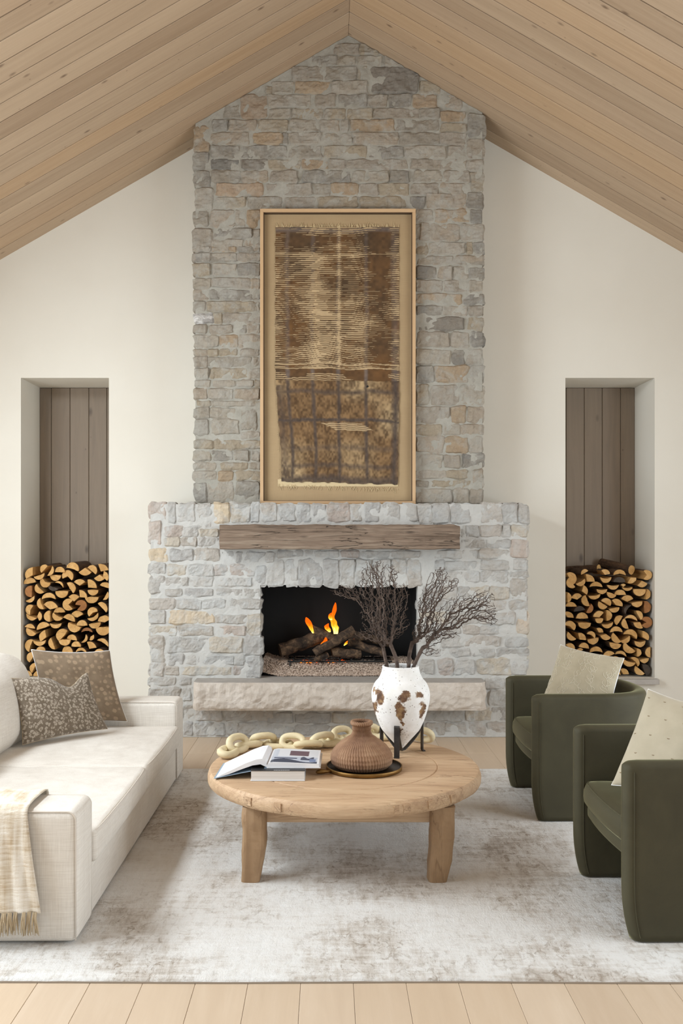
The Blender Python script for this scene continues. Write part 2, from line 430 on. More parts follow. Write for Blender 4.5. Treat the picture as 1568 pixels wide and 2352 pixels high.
    dots = m.ramp(m.math('ADD', d, m.math('MULTIPLY', m.math('SUBTRACT', m.noise(c, 45, 4), .5), .35)), [(.30, 1.0), (.44, 0.0)])
    base = m.ramp(m.noise(c, 5, 5, .6), [(.3, '6f5c47'), (.7, '85725c')])
    MAT['dots'] = m.done(m.mix(m.math('MULTIPLY', dots, .55), base, 'ab9377'), m.bump(m.noise(c, 220, 3), .2, .003))
    m = uvmat('floral_taupe_print'); c = m.coord((1.5, 1, 1), 'UV')
    wc = m.n('VectorMath', {0: c, 1: m.n('VectorMath', {0: m.n('TexNoise', {'Vector': c, 'Scale': 18.0, 'Detail': 3.0}).outputs['Color'], 'Scale': .05}, operation='SCALE').outputs[0]}, operation='ADD').outputs[0]
    f1 = m.ramp(m.voro(wc, 19), [(.44, 1.0), (.52, 0.0)]); f2 = m.ramp(m.noise(wc, 36, 4, .75), [(.43, 0.0), (.48, 1.0)])
    base = m.ramp(m.noise(c, 6, 4), [(.3, '675a49'), (.7, '77695a')])
    MAT['floral'] = m.done(m.mix(m.math('MULTIPLY', m.math('MULTIPLY', f1, f2), .8), base, 'b4a898'), m.bump(m.noise(c, 220, 3), .2, .003))
    m = uvmat('olive_beige_linen'); c = m.coord((1, 1, 1), 'UV')
    MAT['beige'] = m.done(m.ramp(m.noise(c, 5, 5), [(.3, 'a89d85'), (.7, 'b6ab93')]), m.bump(m.noise(c, 260, 3), .25, .003))
    m = uvmat('pale_beige_linen'); c = m.coord((1, 1, 1), 'UV')
    MAT['beige2'] = m.done(m.ramp(m.noise(c, 4, 5), [(.3, 'aea48e'), (.7, 'bab09a')]), m.bump(m.noise(c, 260, 3), .25, .003))
    m = M('pale_thread', .8); MAT['thread'] = m.done('d9d1bd')
    m = M('brown_thread', .8); MAT['thread2'] = m.done('a89274')
    m = M('throw_weave', .95); c = m.coord()
    n1 = m.noise(m.coord((9, 9, 120)), 1, 4, .7); n2 = m.noise(m.coord((26, 3, 1.5)), 1, 4, .6)
    MAT['throw'] = m.done(m.ramp(m.math('ADD', m.math('MULTIPLY', n1, .45), m.math('MULTIPLY', n2, .55)), [(.38, 'bda88b'), (.5, 'd9cdbb'), (.62, 'ece6dc')]), m.bump(m.noise(m.coord((60, 60, 160)), 1, 4, .7), .6, .006))
    m = M('tassel_yarn', .95); MAT['tassel'] = m.done('b3a083')
    # fire
    def emis(name, stops, strength, axis=2):
        m = bpy.data.materials.new(name); m.use_nodes = True; t = m.node_tree
        for n in list(t.nodes): t.nodes.remove(n)
        g = t.nodes.new('ShaderNodeTexCoord'); s = t.nodes.new('ShaderNodeSeparateXYZ'); t.links.new(g.outputs['Generated'], s.inputs[0])
        nz = t.nodes.new('ShaderNodeTexNoise'); nz.inputs['Scale'].default_value = 3.0
        mp = t.nodes.new('ShaderNodeMapping'); mp.inputs['Scale'].default_value = (3, 3, 1); t.links.new(g.outputs['Generated'], mp.inputs[0]); t.links.new(mp.outputs[0], nz.inputs[0])
        ad = t.nodes.new('ShaderNodeMath'); ad.operation = 'MULTIPLY_ADD'; t.links.new(nz.outputs['Fac'], ad.inputs[0]); ad.inputs[1].default_value = .7
        t.links.new(s.outputs[axis], ad.inputs[2])
        r = t.nodes.new('ShaderNodeValToRGB'); t.links.new(ad.outputs[0], r.inputs[0])
        e = r.color_ramp.elements
        while len(e) < len(stops): e.new(.5)
        for q, (p, c) in zip(e, stops): q.position = p; q.color = lin(c)
        em = t.nodes.new('ShaderNodeEmission'); em.inputs[1].default_value = strength; t.links.new(r.outputs[0], em.inputs[0])
        o = t.nodes.new('ShaderNodeOutputMaterial'); t.links.new(em.outputs[0], o.inputs[0])
        return m
    MAT['flame'] = emis('flame', [(.25, 'fff3b0'), (.5, 'ffc23a'), (.75, 'ff8a14'), (1.0, 'e0560a')], 1.6)
    MAT['ember'] = emis('ember', [(.3, 'ff5a10'), (.6, 'ff9a2a'), (.9, 'd03a05')], 2.2)
    m = M('ceramic_log', .9); c = m.coord((1, 1, 1), rnd=5)
    MAT['firelog'] = m.done(m.ramp(m.noise(c, 16, 6, .7, .5), [(.34, '1a120c'), (.5, '453425'), (.66, '7a6047')]), m.bump(m.noise(c, 45, 5, .7), .9, .01))
    m = M('gravel', .85); c = m.coord()
    MAT['gravel'] = m.done(m.ramp(m.noise(c, 70, 3, .6), [(.3, '8a7668'), (.5, 'b5a08f'), (.7, 'd6c4b4')]))
URN_SPOTS = [(-.012, -.15, .225, .026, .060), (.004, -.15, .300, .028, .030), (-.016, -.15, .112, .018, .026), (-.006,-.15,.160,.016,.016),
             (.105, -.10, .215, .018, .060), (.085, -.12, .305, .026, .022), (-.122, -.06, .290, .030, .050), (-.142, -.03, .205, .016, .070)]
build_materials()

# ------------------------------------------------------------------ room shell
fl = MB(); fl.box((XL, YB, -.06), (XR, YW + .6, -.022))
floor = fl.build('floor', MAT['gap'], base=(0, 0, -.06)); tag(floor, kind='structure')
PW = .1855                       # plank width
plank_me = {}
def plank_mesh(L):
    if L in plank_me: return plank_me[L]
    bm = rbox((0, -PW / 2 + .0006, -.020), (L - .0015, PW / 2 - .0006, 0), .0012, 1)
    me = bpy.data.meshes.new('plank'); bm.to_mesh(me); bm.free(); me.materials.append(MAT['floor']); plank_me[L] = me
    return me
rr = random.Random(3)
x0 = (690 - VX) / 655.0           # one seam of the front row, measured
k0 = math.floor((XL - x0) / PW)
k = k0
while x0 + (k + .5) * PW < XR - .05:
    xc = x0 + (k + .5) * PW
    y = YB + .01 - rr.random() * 0
    first = True
    while y < YF + .45:
        L = rr.choice([1.6, 2.0, 2.4, 2.8])
        if first: L = rr.choice([1.2, 2.0, 2.8, 3.6]); first = False
        L = min(L, round(YW + .05 - y, 2))
        if L < .1: break
        if xc > XL - .05:
            o = bpy.data.objects.new('plank', plank_mesh(L)); C.objects.link(o); o.parent = floor
            o.location = (xc, y, 0 + .06); o.rotation_euler = (0, 0, PI / 2)
        y += L
    k += 1

# niches: (x left, x right, sill, head) measured on the wall plane
def WX(px): return (px - VX) * YW / F
def WZ(py): return H - (py - VY) * YW / F
N1 = (WX(48), WX(250), WZ(1557), WZ(868)); N2 = (WX(1298), WX(1503), WZ(1557), WZ(868))
ND = .53
wall = MB()
TH = .10
cuts = [XL, N1[0], N1[1], RX, N2[0], N2[1], XR]
def quad(a, b, c, d): wall.add([a, b, c, d], [(0, 1, 2, 3)])
for i in range(len(cuts) - 1):
    a, b = cuts[i], cuts[i + 1]
    for N in (N1, N2):
        if abs(a - N[0]) < 1e-6:
            quad((a, YW, 0), (b, YW, 0), (b, YW, N[2]), (a, YW, N[2]))
            quad((a, YW, N[3]), (b, YW, N[3]), (b, YW, zceil(b)), (a, YW, zceil(a)))
            # reveals
            y2 = YW + ND
            quad((a, YW, N[2]), (a, y2, N[2]), (a, y2, N[3]), (a, YW, N[3]))
            quad((b, y2, N[2]), (b, YW, N[2]), (b, YW, N[3]), (b, y2, N[3]))
            quad((a, YW, N[3]), (a, y2, N[3]), (b, y2, N[3]), (b, YW, N[3]))
            quad((a, YW, N[2]), (b, YW, N[2]), (b, y2, N[2]), (a, y2, N[2]))
            break
    else:
        quad((a, YW, 0), (b, YW, 0), (b, YW, zceil(b)), (a, YW, zceil(a)))
wall_back = wall.build('wall_back', MAT['plaster'], base=(0, YW, 0)); tag(wall_back, kind='structure')
# outer skin of the back wall
bk = MB(); bk.box((XL, YW + ND + .05, 0), (XR, YW + ND + .1, 3.6))
bk.build('outer_skin', MAT['white'], wall_back)
# timber lining at the back of each niche, four boards
def board_v(name, x0, x1, y, z0, z1, mat, parent):
    bm = rbox((z0, -(x1 - x0) / 2 + .0018, -.02), (z1, (x1 - x0) / 2 - .0018, 0), .003, 1)
    me = bpy.data.meshes.new(name); bm.to_mesh(me); bm.free(); me.materials.append(mat)
    o = bpy.data.objects.new(name, me); C.objects.link(o); o.parent = parent
    # local X -> world Z, local Y -> world X, local Z -> toward the room (-Y)
    o.matrix_local = Matrix(((0, 1, 0, (x0 + x1) / 2 - W(parent).x), (0, 0, -1, y - W(parent).y), (1, 0, 0, -W(parent).z), (0, 0, 0, 1)))
    return o
yb = YW + ND
def BX(px): return (px - VX) * (yb - .0) / F
for N, cutsx in ((N1, [92, 120, 163, 206, 250]), (N2, [1298, 1339, 1380, 1422, 1455])):
    xs = [BX(c) for c in cutsx]
    if N is N1:
        xs[0] = N[0]; xs[-1] = xs[-2] + .163; xs.append(N[1])
    else:
        xs[-1] = N[1]; xs[0] = xs[1] - .163; xs.insert(0, N[0])
    bp = MB(); bp.box((N[0], yb - .012, N[2]), (N[1], yb + .03, N[3])); bp.build('lining_back', MAT['gap'], wall_back)
    for a, b in zip(xs[:-1], xs[1:]):
        if b - a > .01: board_v('board', a, b, yb - .032, N[2] + .003, N[3] - .003, MAT['niche'], wall_back)
# sills
for i, N in enumerate((N1, N2)):
    bm = rbox((N[0] - .02, YW - .055, N[2] - .05), (N[1] + .022, YW + .04, N[2] - .004), .004, 2)
    s = bm_obj('niche_sill', bm, MAT['hearth_top'])
    tag(s, ['grey stone sill under the left firewood niche', 'grey stone sill under the right firewood niche'][i], 'sill', 'niche sills')

# side walls with window openings, wall behind the camera
def wall_x(name, x, t, opens):
    mb = MB(); zt = zceil(x) + .02
    ys = sorted({YB, YW} | {q for o in opens for q in o[:2]})
    for a, b in zip(ys[:-1], ys[1:]):
        o = [q for q in opens if abs(q[0] - a) < 1e-6]
        if o:
            z0, z1 = o[0][2:]
            if z0 > .02: mb.box((min(x, x + t), a, 0), (max(x, x + t), b, z0))
            mb.box((min(x, x + t), a, z1), (max(x, x + t), b, zt))
        else: mb.box((min(x, x + t), a, 0), (max(x, x + t), b, zt))
    return tag(mb.build(name, MAT['plaster'], base=(x, 2, 0)), kind='structure')
wall_x('wall_left', XL, -.06, [(1.65, 5.35, .32, 3.08)])
wall_x('wall_right', XR, .06, [(1.45, 4.95, .32, 3.08)])
for n, (a, b, xw) in enumerate(((1.65, 5.35, XL - .055), (1.45, 4.95, XR + .005))):
    mb = MB()
    for u0, u1, v0, v1 in ((a, a + .05, .32, 3.08), (b - .05, b, .32, 3.08), (a, b, .32, .37), (a, b, 3.03, 3.08), ((a + b) / 2 - .02, (a + b) / 2 + .02, .32, 3.08)):
        mb.box((xw, u0, v0), (xw + .05, u1, v1))
    tag(mb.build('window_%d' % (n + 1), MAT['black_iron']), kind='structure')
mb = MB(); mb.box((XL, YB - .06, 0), (XR, YB, .35)); mb.box((XL, YB - .06, 3.05), (XR, YB, 3.4)); mb.box((XL, YB - .06, .35), (-2.4, YB, 3.05)); mb.box((2.8, YB - .06, .35), (XR, YB, 3.05))
mb.add([(XL, YB, zceil(XL)), (XR, YB, zceil(XR)), (RX, YB, ZR)], [(0, 1, 2)])
tag(mb.build('wall_front', MAT['plaster'], base=(0, YB, 0)), kind='structure')

# ceiling: boards running from the eaves to the ridge
th = math.atan(SL)
BW = .176
cm = MB()
LS = (RX - XL + .15) / math.cos(th); RS = (XR - RX + .15) / math.cos(th)
for sgn, Ls in ((-1, LS), (1, RS)):
    e = (RX + sgn * Ls * math.cos(th), ZR - Ls * math.sin(th))
    up = .054 / math.cos(th)
    cm.add([(RX, YB, ZR + up), (e[0], YB, e[1] + up), (e[0], YW + .05, e[1] + up), (RX, YW + .05, ZR + up)], [(0, 1, 2, 3)])
ceiling = cm.build('ceiling', MAT['gap'], base=(RX, 3, ZR)); tag(ceiling, kind='structure')
bmes = []
for Ls in (LS, RS):
    bm = rbox((0, -BW / 2 + .0054, 0), (Ls, BW / 2 - .0054, .05), .0018, 1)
    me = bpy.data.meshes.new('board'); bm.to_mesh(me); bm.free(); me.materials.append(MAT['ceiling']); bmes.append(me)
nb = 26
y = YW - .34 + BW * 2                       # two boards lie between the wall and the chimney face
for i in range(-2, 30):
    yc = YW - .34 - (i + .5) * BW
    if yc > YW: continue
    for s, me in ((-1, bmes[0]), (1, bmes[1])):
        o = bpy.data.objects.new('board', me); C.objects.link(o); o.parent = ceiling
        R = Matrix.Rotation(th, 4, 'Y') if s > 0 else Matrix.Rotation(PI, 4, 'Z') @ Matrix.Rotation(th, 4, 'Y')
        o.matrix_local = Matrix.Translation((0, yc - 3, 0)) @ R
# plain decking further back, behind the camera
cm = MB()
y1 = YW - .34 - 30 * BW
for sgn, Ls in ((-1, LS), (1, RS)):
    e = (RX + sgn * Ls * math.cos(th), ZR - Ls * math.sin(th))
    cm.add([(RX, YB, ZR), (e[0], YB, e[1]), (e[0], y1, e[1]), (RX, y1, ZR)], [(0, 1, 2, 3)])
cm.build('decking', MAT['ceiling'], ceiling)

# frame of the roof light in the left slope, outside the picture
mb = MB()
for a, b in (((-.36, -1.46, -.005), (-.30, 1.46, .07)), ((.30, -1.46, -.005), (.36, 1.46, .07)), ((-.30, -1.46, -.005), (.30, -1.40, .07)), ((-.30, 1.40, -.005), (.30, 1.46, .07))): mb.box(a, b)
RM = Matrix.Rotation(-th, 3, 'Y')
mb.v = [tuple(RM @ Vector(q) + Vector((-3.25, 3.6, 3.60))) for q in mb.v]
w3 = tag(mb.build('window_3', MAT['white']), kind='structure')
pm = bpy.data.materials.new('sky_in_roof_light'); pm.use_nodes = True
pm.node_tree.nodes['Principled BSDF'].inputs['Emission Color'].default_value = DAY + (1,)
pm.node_tree.nodes['Principled BSDF'].inputs['Emission Strength'].default_value = 2.0
pv = MB(); pv.box((-.30, -1.40, .045), (.30, 1.40, .050)); pv.v = [tuple(RM @ Vector(q) + Vector((-3.25, 3.6, 3.60))) for q in pv.v]
pv.build('pane', pm, w3)

# ------------------------------------------------------------------ stonework
def stone_mesh(x0, x1, z0, z1, Y, mat, parent, rng, proud=.010, depth=.07, ztop=None, sides=(0, 0, 0, 0), cell=.016, name='stone'):
    """rock-faced block; sides = (left, right, bottom, top) flag an outer corner edge"""
    w, h = x1 - x0, z1 - z0
    nx = max(5, int(w / cell)); nz = max(4, int(h / cell))
    so = Vector((rng.random() * 90, rng.random() * 90, rng.random() * 90))
    p0 = proud * (.25 + .95 * rng.random())
    tx, tz = (rng.random() - .5) * .12, (rng.random() - .35) * .20
    v = []
    inr = .011
    for i in range(nx + 1):
        for j in range(nz + 1):
            u, q = i / nx, j / nz
            x, z = x0 + u * w, z0 + q * h
            # wavy outline
            e = noise.noise(so + Vector((x * 9, 1, z * 9))) * .022 + noise.noise(so + Vector((x * 30, 5, z * 30))) * .009
            f = noise.noise(so + Vector((x * 9, 21, z * 9))) * .020 + noise.noise(so + Vector((x * 30, 25, z * 30))) * .009
            kx = abs(2 * u - 1) ** 3; kz = abs(2 * q - 1) ** 3
            xx = x + e * kx * (1 if w > .08 else .5); zz = z + f * kz * (1 if h > .06 else .5)
            # rounded corners
            cut = max(0, abs(2 * u - 1) + abs(2 * q - 1) - 1.72) / .28
            xx -= math.copysign(min(w, .12) * .10 * cut, u - .5); zz -= math.copysign(min(h, .12) * .10 * cut, q - .5)
            dl = u * w if not sides[0] else 9; dr = (1 - u) * w if not sides[1] else 9
            db = q * h if not sides[2] else 9; dt = (1 - q) * h if not sides[3] else 9
            dm = min(dl, dr, db, dt)
            ed = min(1, dm / inr)
            ed = ed * ed * (3 - 2 * ed)
            s = so + Vector((x, 0, z))
            vd = noise.voronoi(s * 17)[0]
            fc = (vd[0] - .35) * .022 + (vd[1] - vd[0] - .2) * .010 + noise.noise(s * 46) * .006 + noise.noise(s * 9) * .013
            pr = -.004 + (p0 + .004 + fc + tx * (u - .5) * w + tz * (q - .5) * h) * ed
            if sides[0] and i == 0 or sides[1] and i == nx or sides[2] and j == 0 or sides[3] and j == nz: pr = min(pr, p0 * .4)
            if ztop: zz = min(zz, ztop(xx) - .004)
            v.append((xx, Y - pr, zz))
    f = [tuple(q) for q in grid_faces(nx + 1, nz + 1)]
    # skirt back into the wall
    ring = [i * (nz + 1) for i in range(nx + 1)] + [nx * (nz + 1) + j for j in range(1, nz + 1)] + \
           [i * (nz + 1) + nz for i in range(nx - 1, -1, -1)] + [j for j in range(nz - 1, 0, -1)]
    b0 = len(v)
    for k in ring: v.append((v[k][0], Y + depth, v[k][2]))
    n = len(ring)
    for k in range(n): f.append((ring[k], b0 + k, b0 + (k + 1) % n, ring[(k + 1) % n]))
    return mesh(name, v, f, mat, parent)
def stones_from(rows, ox, oy, s, Y, mat, parent, rng, ztop=None, clipx=None, gap=.0, **kw):
    for r in rows:
        y0, y1 = r[0], r[1]
        for it in r[2]:
            a, b = it[0], it[1]
            ya, yb_ = (it[2], it[3]) if len(it) > 2 else (y0, y1)
            pa, pb = ox + a * s, ox + b * s; qa, qb = oy + ya * s, oy + yb_ * s
            A = P(pa, qb, Y); B = P(pb, qa, Y)
            x0, x1, z0, z1 = A.x, B.x, A.z, B.z
            g = .009
            sd = [0, 0, 0, 0]
            if clipx:
                if x0 < clipx[0] + .035: sd[0] = 1; x0 = clipx[0] - rng.random() * .012
                if x1 > clipx[1] - .035: sd[1] = 1; x1 = clipx[1] + rng.random() * .012
            stone_mesh(x0 - g, x1 + g, z0 - g, z1 + g, Y, MAT[it[4]] if len(it) > 4 else mat, parent, rng, ztop=ztop, sides=sd, **kw)
def mortar_patch(mb, x0, x1, z0, ztopf, Y, cell=.022):
    nx = max(2, int((x1 - x0) / cell)); zt = max(ztopf(x0), ztopf(x1), ztopf((x0 + x1) / 2)); nz = max(2, int((zt - z0) / cell))
    v = []
    for i in range(nx + 1):
        x = x0 + (x1 - x0) * i / nx; t = ztopf(x)
        for j in range(nz + 1):
            z = z0 + (t - z0) * j / nz
            p = Vector((x, 0, z))
            pr = noise.noise(p * 9) * .009 + noise.noise(p * 33) * .004
            v.append((x, Y - pr - .002, z))
    mb.add(v, grid_faces(nx + 1, nz + 1))
S1 = 700 / 1568
top_rows = [
 (92,150,[(757,880),(888,985)]), (154,206,[(640,770),(778,868),(874,1005),(1012,1110)]),
 (209,280,[(535,698),(704,870),(875,936),(945,1190,212,345,'stone_dark')]), (285,349,[(405,432,310,350),(436,546),(554,735,285,349,'stone_tan'),(743,932),(1196,1300)]),
 (352,421,[(276,410,356,476,'stone_tan'),(415,640),(664,766),(773,922),(930,1030),(1036,1152),(1158,1282,352,421,'stone_tan'),(1318,1412)]),
 (425,479,[(190,268,405,478),(415,530),(538,692),(710,815),(824,952),(960,1190),(1196,1296),(1302,1432,440,496)]),
 (483,545,[(125,210),(216,356),(364,522),(529,672),(684,782),(788,830),(835,1062),(1068,1300),(1306,1436,500,545),(1444,1515,455,575)]),
 (549,612,[(44,116,515,645),(124,322),(335,488,549,612,'stone_tan'),(494,515),(520,690),(698,850),(855,1082),(1086,1292),(1298,1432)]),
 (616,681,[(120,266),(274,512),(520,694),(700,926),(932,1114),(1120,1332),(1338,1428),(1438,1515,580,684)]),
 (686,739,[(44,114,650,744),(121,266,686,739,'stone_dark'),(280,414,686,739,'stone_dark'),(420,582),(590,722),(728,810),(816,1132),(1145,1438),(1446,1515,690,746)]),
 (744,806,[(44,120,749,830),(124,270),(276,420),(426,568),(594,842),(850,1036),(1044,1142),(1160,1312),(1318,1450),(1455,1515,750,852)]),
 (811,872,[(44,131,836,945),(150,392,811,872,'stone_tan'),(408,642),(650,736),(741,880),(886,980),(985,1142),(1150,1290),(1296,1446)]),
 (879,936,[(150,302),(307,482),(500,662),(668,880),(886,1130),(1150,1222),(1230,1432,862,936),(1440,1515,858,940)]),
 (948,1036,[(44,112),(130,241),(248,300),(305,375)]), (1044,1096,[(40,126,1045,1158),(134,332),(336,375)]), (1100,1161,[(130,290),(296,375)]),
 (1166,1211,[(44,121),(125,256),(260,375)]),
 (944,1011,[(1172,1265),(1270,1450),(1456,1515)]), (1016,1106,[(1172,1194),(1200,1402),(1410,1515)]), (1112,1176,[(1180,1234),(1240,1430),(1438,1466),(1470,1515)]), (1182,1216,[(1180,1370),(1376,1515)]),
]
low_rows = [
 (101,166,[(44,120),(124,256),(263,375)]), (176,231,[(44,121),(128,322),(326,375)]), (236,291,[(40,106),(122,375)]), (296,351,[(44,96),(101,375)]),
 (355,411,[(40,132,355,411,'quartz'),(138,181),(186,375)]), (415,463,[(44,101),(114,236),(241,301),(306,375)]), (469,536,[(40,162),(166,261),(266,375)]),
 (541,577,[(44,101),(106,160),(166,261),(266,375)]), (582,632,[(40,106),(110,331),(336,375)]), (641,692,[(40,112),(118,312),(317,375)]),
 (700,738,[(44,121),(126,251),(256,342),(346,375)]), (744,802,[(40,106),(111,236),(241,375)]), (808,838,[(44,121),(128,375)]),
 (844,896,[(44,116),(121,268),(273,357,848,960)]), (903,982,[(44,112),(128,267)]), (966,1004,[(273,375)]), (1008,1057,[(44,131),(136,375)]),
 (1063,1116,[(44,121),(126,236),(241,321),(326,375)]), (1124,1162,[(48,152),(178,317),(321,375)]), (1168,1218,[(48,152),(158,241),(246,375)]), (1224,1335,[(44,101),(108,241),(246,375)]),
 (15,44,[(44,121),(126,252),(258,375)]), (50,97,[(44,257),(262,375)]),
 (110,42,[]), (72,112,[(1180,1442),(1450,1515)]), (118,182,[(1175,1281),(1286,1361),(1366,1441),(1448,1515)]),
 (187,251,[(1175,1311),(1318,1441),(1448,1515)]), (256,312,[(1175,1411),(1416,1515)]), (318,372,[(1175,1311),(1318,1441),(1448,1515)]),
 (378,447,[(1192,1421,378,447,'stone_dark'),(1438,1515)]), (454,532,[(1175,1351),(1356,1451),(1458,1515)]), (543,622,[(1175,1351),(1362,1427),(1433,1515)]),
 (626,717,[(1175,1268),(1274,1447),(1462,1515)]), (724,831,[(1175,1242),(1250,1402),(1408,1515)]), (836,922,[(1175,1347),(1356,1432),(1438,1515)]),
 (928,985,[(1175,1312),(1318,1402),(1408,1515)]), (991,1076,[(1175,1322),(1328,1442),(1448,1515)]), (1083,1154,[(1175,1312),(1318,1404),(1410,1515)]),
 (1162,1211,[(1175,1332),(1338,1447),(1466,1515,1160,1252)]), (1215,1253,[(1175,1244),(1250,1460)]), (1259,1335,[(1175,1360),(1365,1450),(1455,1515)]),
]
rng = random.Random(11)
zled = P(0, 1158, YF).z                      # ledge where the chimney steps back
cx0, cx1 = P(449, 0, YC).x, P(1107, 0, YC).x
chim = empty('chimney_breast', ((cx0 + cx1) / 2, YC, zled), 'tall weathered grey stone chimney breast rising to the ceiling ridge', 'chimney')
mb = MB()
mortar_patch(mb, cx0, cx1, zled, lambda x: zceil(x) - .003, YC)
for x in (cx0, cx1):
    t = zceil(x) - .003
    mb.add([(x, YC, zled), (x, YW, zled), (x, YW, t), (x, YC, t)], [(0, 1, 2, 3)])
mb.build('mortar', MAT['mortar_upper'], chim)
zt = lambda x: zceil(x)
stones_from(top_rows, 430, 60, S1, YC, MAT['stone_upper'], chim, rng, zt, (cx0, cx1))
stones_from([r for r in low_rows if r[2]], 430, 560, S1, YC, MAT['stone_upper'], chim, rng, zt, (cx0, cx1))

# lower fireplace
fx0, fx1 = P(346, 0, YF).x, P(1209, 0, YF).x
ox0, ox1 = P(601, 0, YF).x, P(955, 0, YF).x
zo1 = P(0, 1347, YF).z
zh = .466                                    # top of the hearth slab
fp = empty('fireplace', ((fx0 + fx1) / 2, YF, 0), 'wide pale stone fireplace surround with a rectangular firebox', 'fireplace')
mb = MB()
K = lambda z: (lambda x: z)
mortar_patch(mb, fx0, ox0 - .012, .002, K(zled), YF); mortar_patch(mb, ox1 + .012, fx1, .002, K(zled), YF)
mortar_patch(mb, ox0 - .012, ox1 + .012, zo1 + .012, K(zled), YF); mortar_patch(mb, ox0 - .012, ox1 + .012, .002, K(zh - .02), YF)
for x in (fx0, fx1): mb.add([(x, YF, .002), (x, YW, .002), (x, YW, zled), (x, YF, zled)], [(0, 1, 2, 3)])
n0 = 40
v = []
for i in range(n0 + 1):
    x = fx0 + (fx1 - fx0) * i / n0
    for j in range(9): v.append((x, YF + (YW - YF) * j / 8, zled - .001 + noise.noise(Vector((x * 20, j, 0))) * .003))
mb.add(v, grid_faces(n0 + 1, 9))
mb.build('mortar', MAT['mortar_lower'], fp)
# firebox
fb = MB()
y0, y1 = YF + .095, YF + .56
a, b, z0, z1 = ox0 - .015, ox1 + .015, zh, zo1 + .015
fb.add([(a, y0, z0), (a, y1, z0), (a, y1, z1), (a, y0, z1), (b, y0, z0), (b, y1, z0), (b, y1, z1), (b, y0, z1)],
       [(0, 1, 2, 3), (5, 4, 7, 6), (1, 5, 6, 2), (3, 2, 6, 7)])
fb.build('firebox', MAT['firebox'], fp)
ff = MB(); ff.box((a, YF - .002, zh - .05), (b, y1, zh - .0015)); ff.build('firebox_floor', MAT['hearth_top'], fp)
# mortar reveals of the opening
rv = MB()
for (q0, q1) in (((ox0 - .0125), None), ((ox1 + .0125), None)):
    rv.add([(q0, YF, zh), (q0, y0 + .01, zh), (q0, y0 + .01, zo1 + .0125), (q0, YF, zo1 + .0125)], [(0, 1, 2, 3)])
rv.add([(ox0 - .0125, YF, zo1 + .0125), (ox1 + .0125, YF, zo1 + .0125), (ox1 + .0125, y0 + .01, zo1 + .0125), (ox0 - .0125, y0 + .01, zo1 + .0125)], [(0, 1, 2, 3)])
rv.build('opening_reveal', MAT['mortar_lower'], fp)
S4 = 300 / 1217
L_rows = [
 (66,246,[(62,202,68,218,'stone_rose'),(224,300),(320,482),(490,636,66,290),(650,800,66,246,'stone_pale_tan'),(812,990),(1000,1080)]),
 (280,376,[(52,166,236,442,'stone_rose'),(194,356),(364,512),(526,696,300,380)]), (384,466,[(190,342),(347,502),(510,697)]),
 (490,602,[(66,216,485,612,'stone_pale_tan'),(244,456),(464,716)]), (514,622,[(724,842),(858,1132),(1140,1217)]), (630,742,[(74,206,626,726),(214,396),(408,656),(668,1022)]),
 (750,842,[(70,192,736,902),(200,420),(424,644),(668,1016),(1044,1136,650,842)]), (858,932,[(208,372),(378,642),(678,922),(930,1084)]),
 (958,1052,[(64,282),(308,546),(553,762),(798,1088)]), (1064,1188,[(68,202),(240,652,1064,1188,'stone_pale_tan'),(678,952,1100,1188),(960,1092,1100,1292)]),
 (1204,1302,[(72,312),(318,642),(692,952,1204,1302,'stone_rose')]), (1314,1462,[(64,192,1310,1545),(228,592),(608,922),(940,1090,1300,1482)]),
 (1478,1572,[(234,372),(379,486),(498,832),(838,936),(953,1092,1490,1682)]), (1580,1672,[(68,192,1555,1675),(198,332),(348,816),(832,946)]),
 (1684,1765,[(68,302),(342,442)]), (1780,1905,[(68,352),(358,442)]),
 (1930,2092,[(68,356),(362,472),(478,742),(750,1217)]), (2100,2232,[(68,362),(368,462),(478,752),(780,890),(898,1214)]),
]
S3 = 920 / 1568
Mrows = [(48,116,[(472,541),(548,612),(618,671),(677,731),(736,826),(832,871),(879,941),(949,1021),(1027,1086)]),
 (228,258,[(536,640),(646,782),(788,862),(868,980),(986,1100)]),
 (262,369,[(498,566),(571,621),(626,716),(721,781),(786,841),(846,906),(911,986),(991,1046),(1051,1102)]),
 (862,906,[(498,602),(608,752),(758,922),(928,980)]), (911,956,[(520,602),(608,742),(748,900),(906,980)])]
R_rows = [
 (72,252,[(120,252),(256,410),(418,602),(700,902),(910,1046),(1052,1132)]), (264,382,[(528,556),(560,692),(698,892),(898,982),(988,1132)]),
 (398,482,[(520,750),(756,976),(984,1135,396,572,'stone_rose')]), (498,584,[(280,526),(530,682),(688,972)]), (598,692,[(280,366),(368,662),(698,962),(1002,1132,584,692)]),
 (700,802,[(300,540),(545,702),(706,956),(964,1140,698,757),(988,1134,764,962)]), (838,962,[(160,330),(336,484),(490,602),(608,782),(788,972)]),
 (968,1062,[(125,380),(386,652),(658,952),(972,1132)]), (1078,1192,[(125,402),(418,682),(688,1022),(1040,1130,1088,1282,'stone_pale_tan')]),
 (1208,1284,[(125,352),(358,522),(528,682),(688,984)]), (1298,1402,[(125,332),(338,552),(558,882),(948,1136,1304,1402)]),
 (1418,1494,[(125,332),(338,602),(638,842),(858,1132)]), (1512,1664,[(125,272),(308,442),(458,642),(688,982),(988,1132)]),
 (1688,1795,[(738,932),(938,1132)]), (1808,1952,[(776,1002),(1008,1132)]),
 (1960,2094,[(188,542),(558,802),(808,1132)]), (2102,2234,[(188,372),(378,572),(588,742),(748,1132)]),
]
stones_from(L_rows, 330, 1140, S4, YF, MAT['stone_lower'], fp, rng, None, (fx0, fx1), proud=.009, depth=.10)
stones_from(Mrows, 320, 1130, S3, YF, MAT['stone_lower'], fp, rng, None, (fx0, fx1), proud=.009, depth=.10)
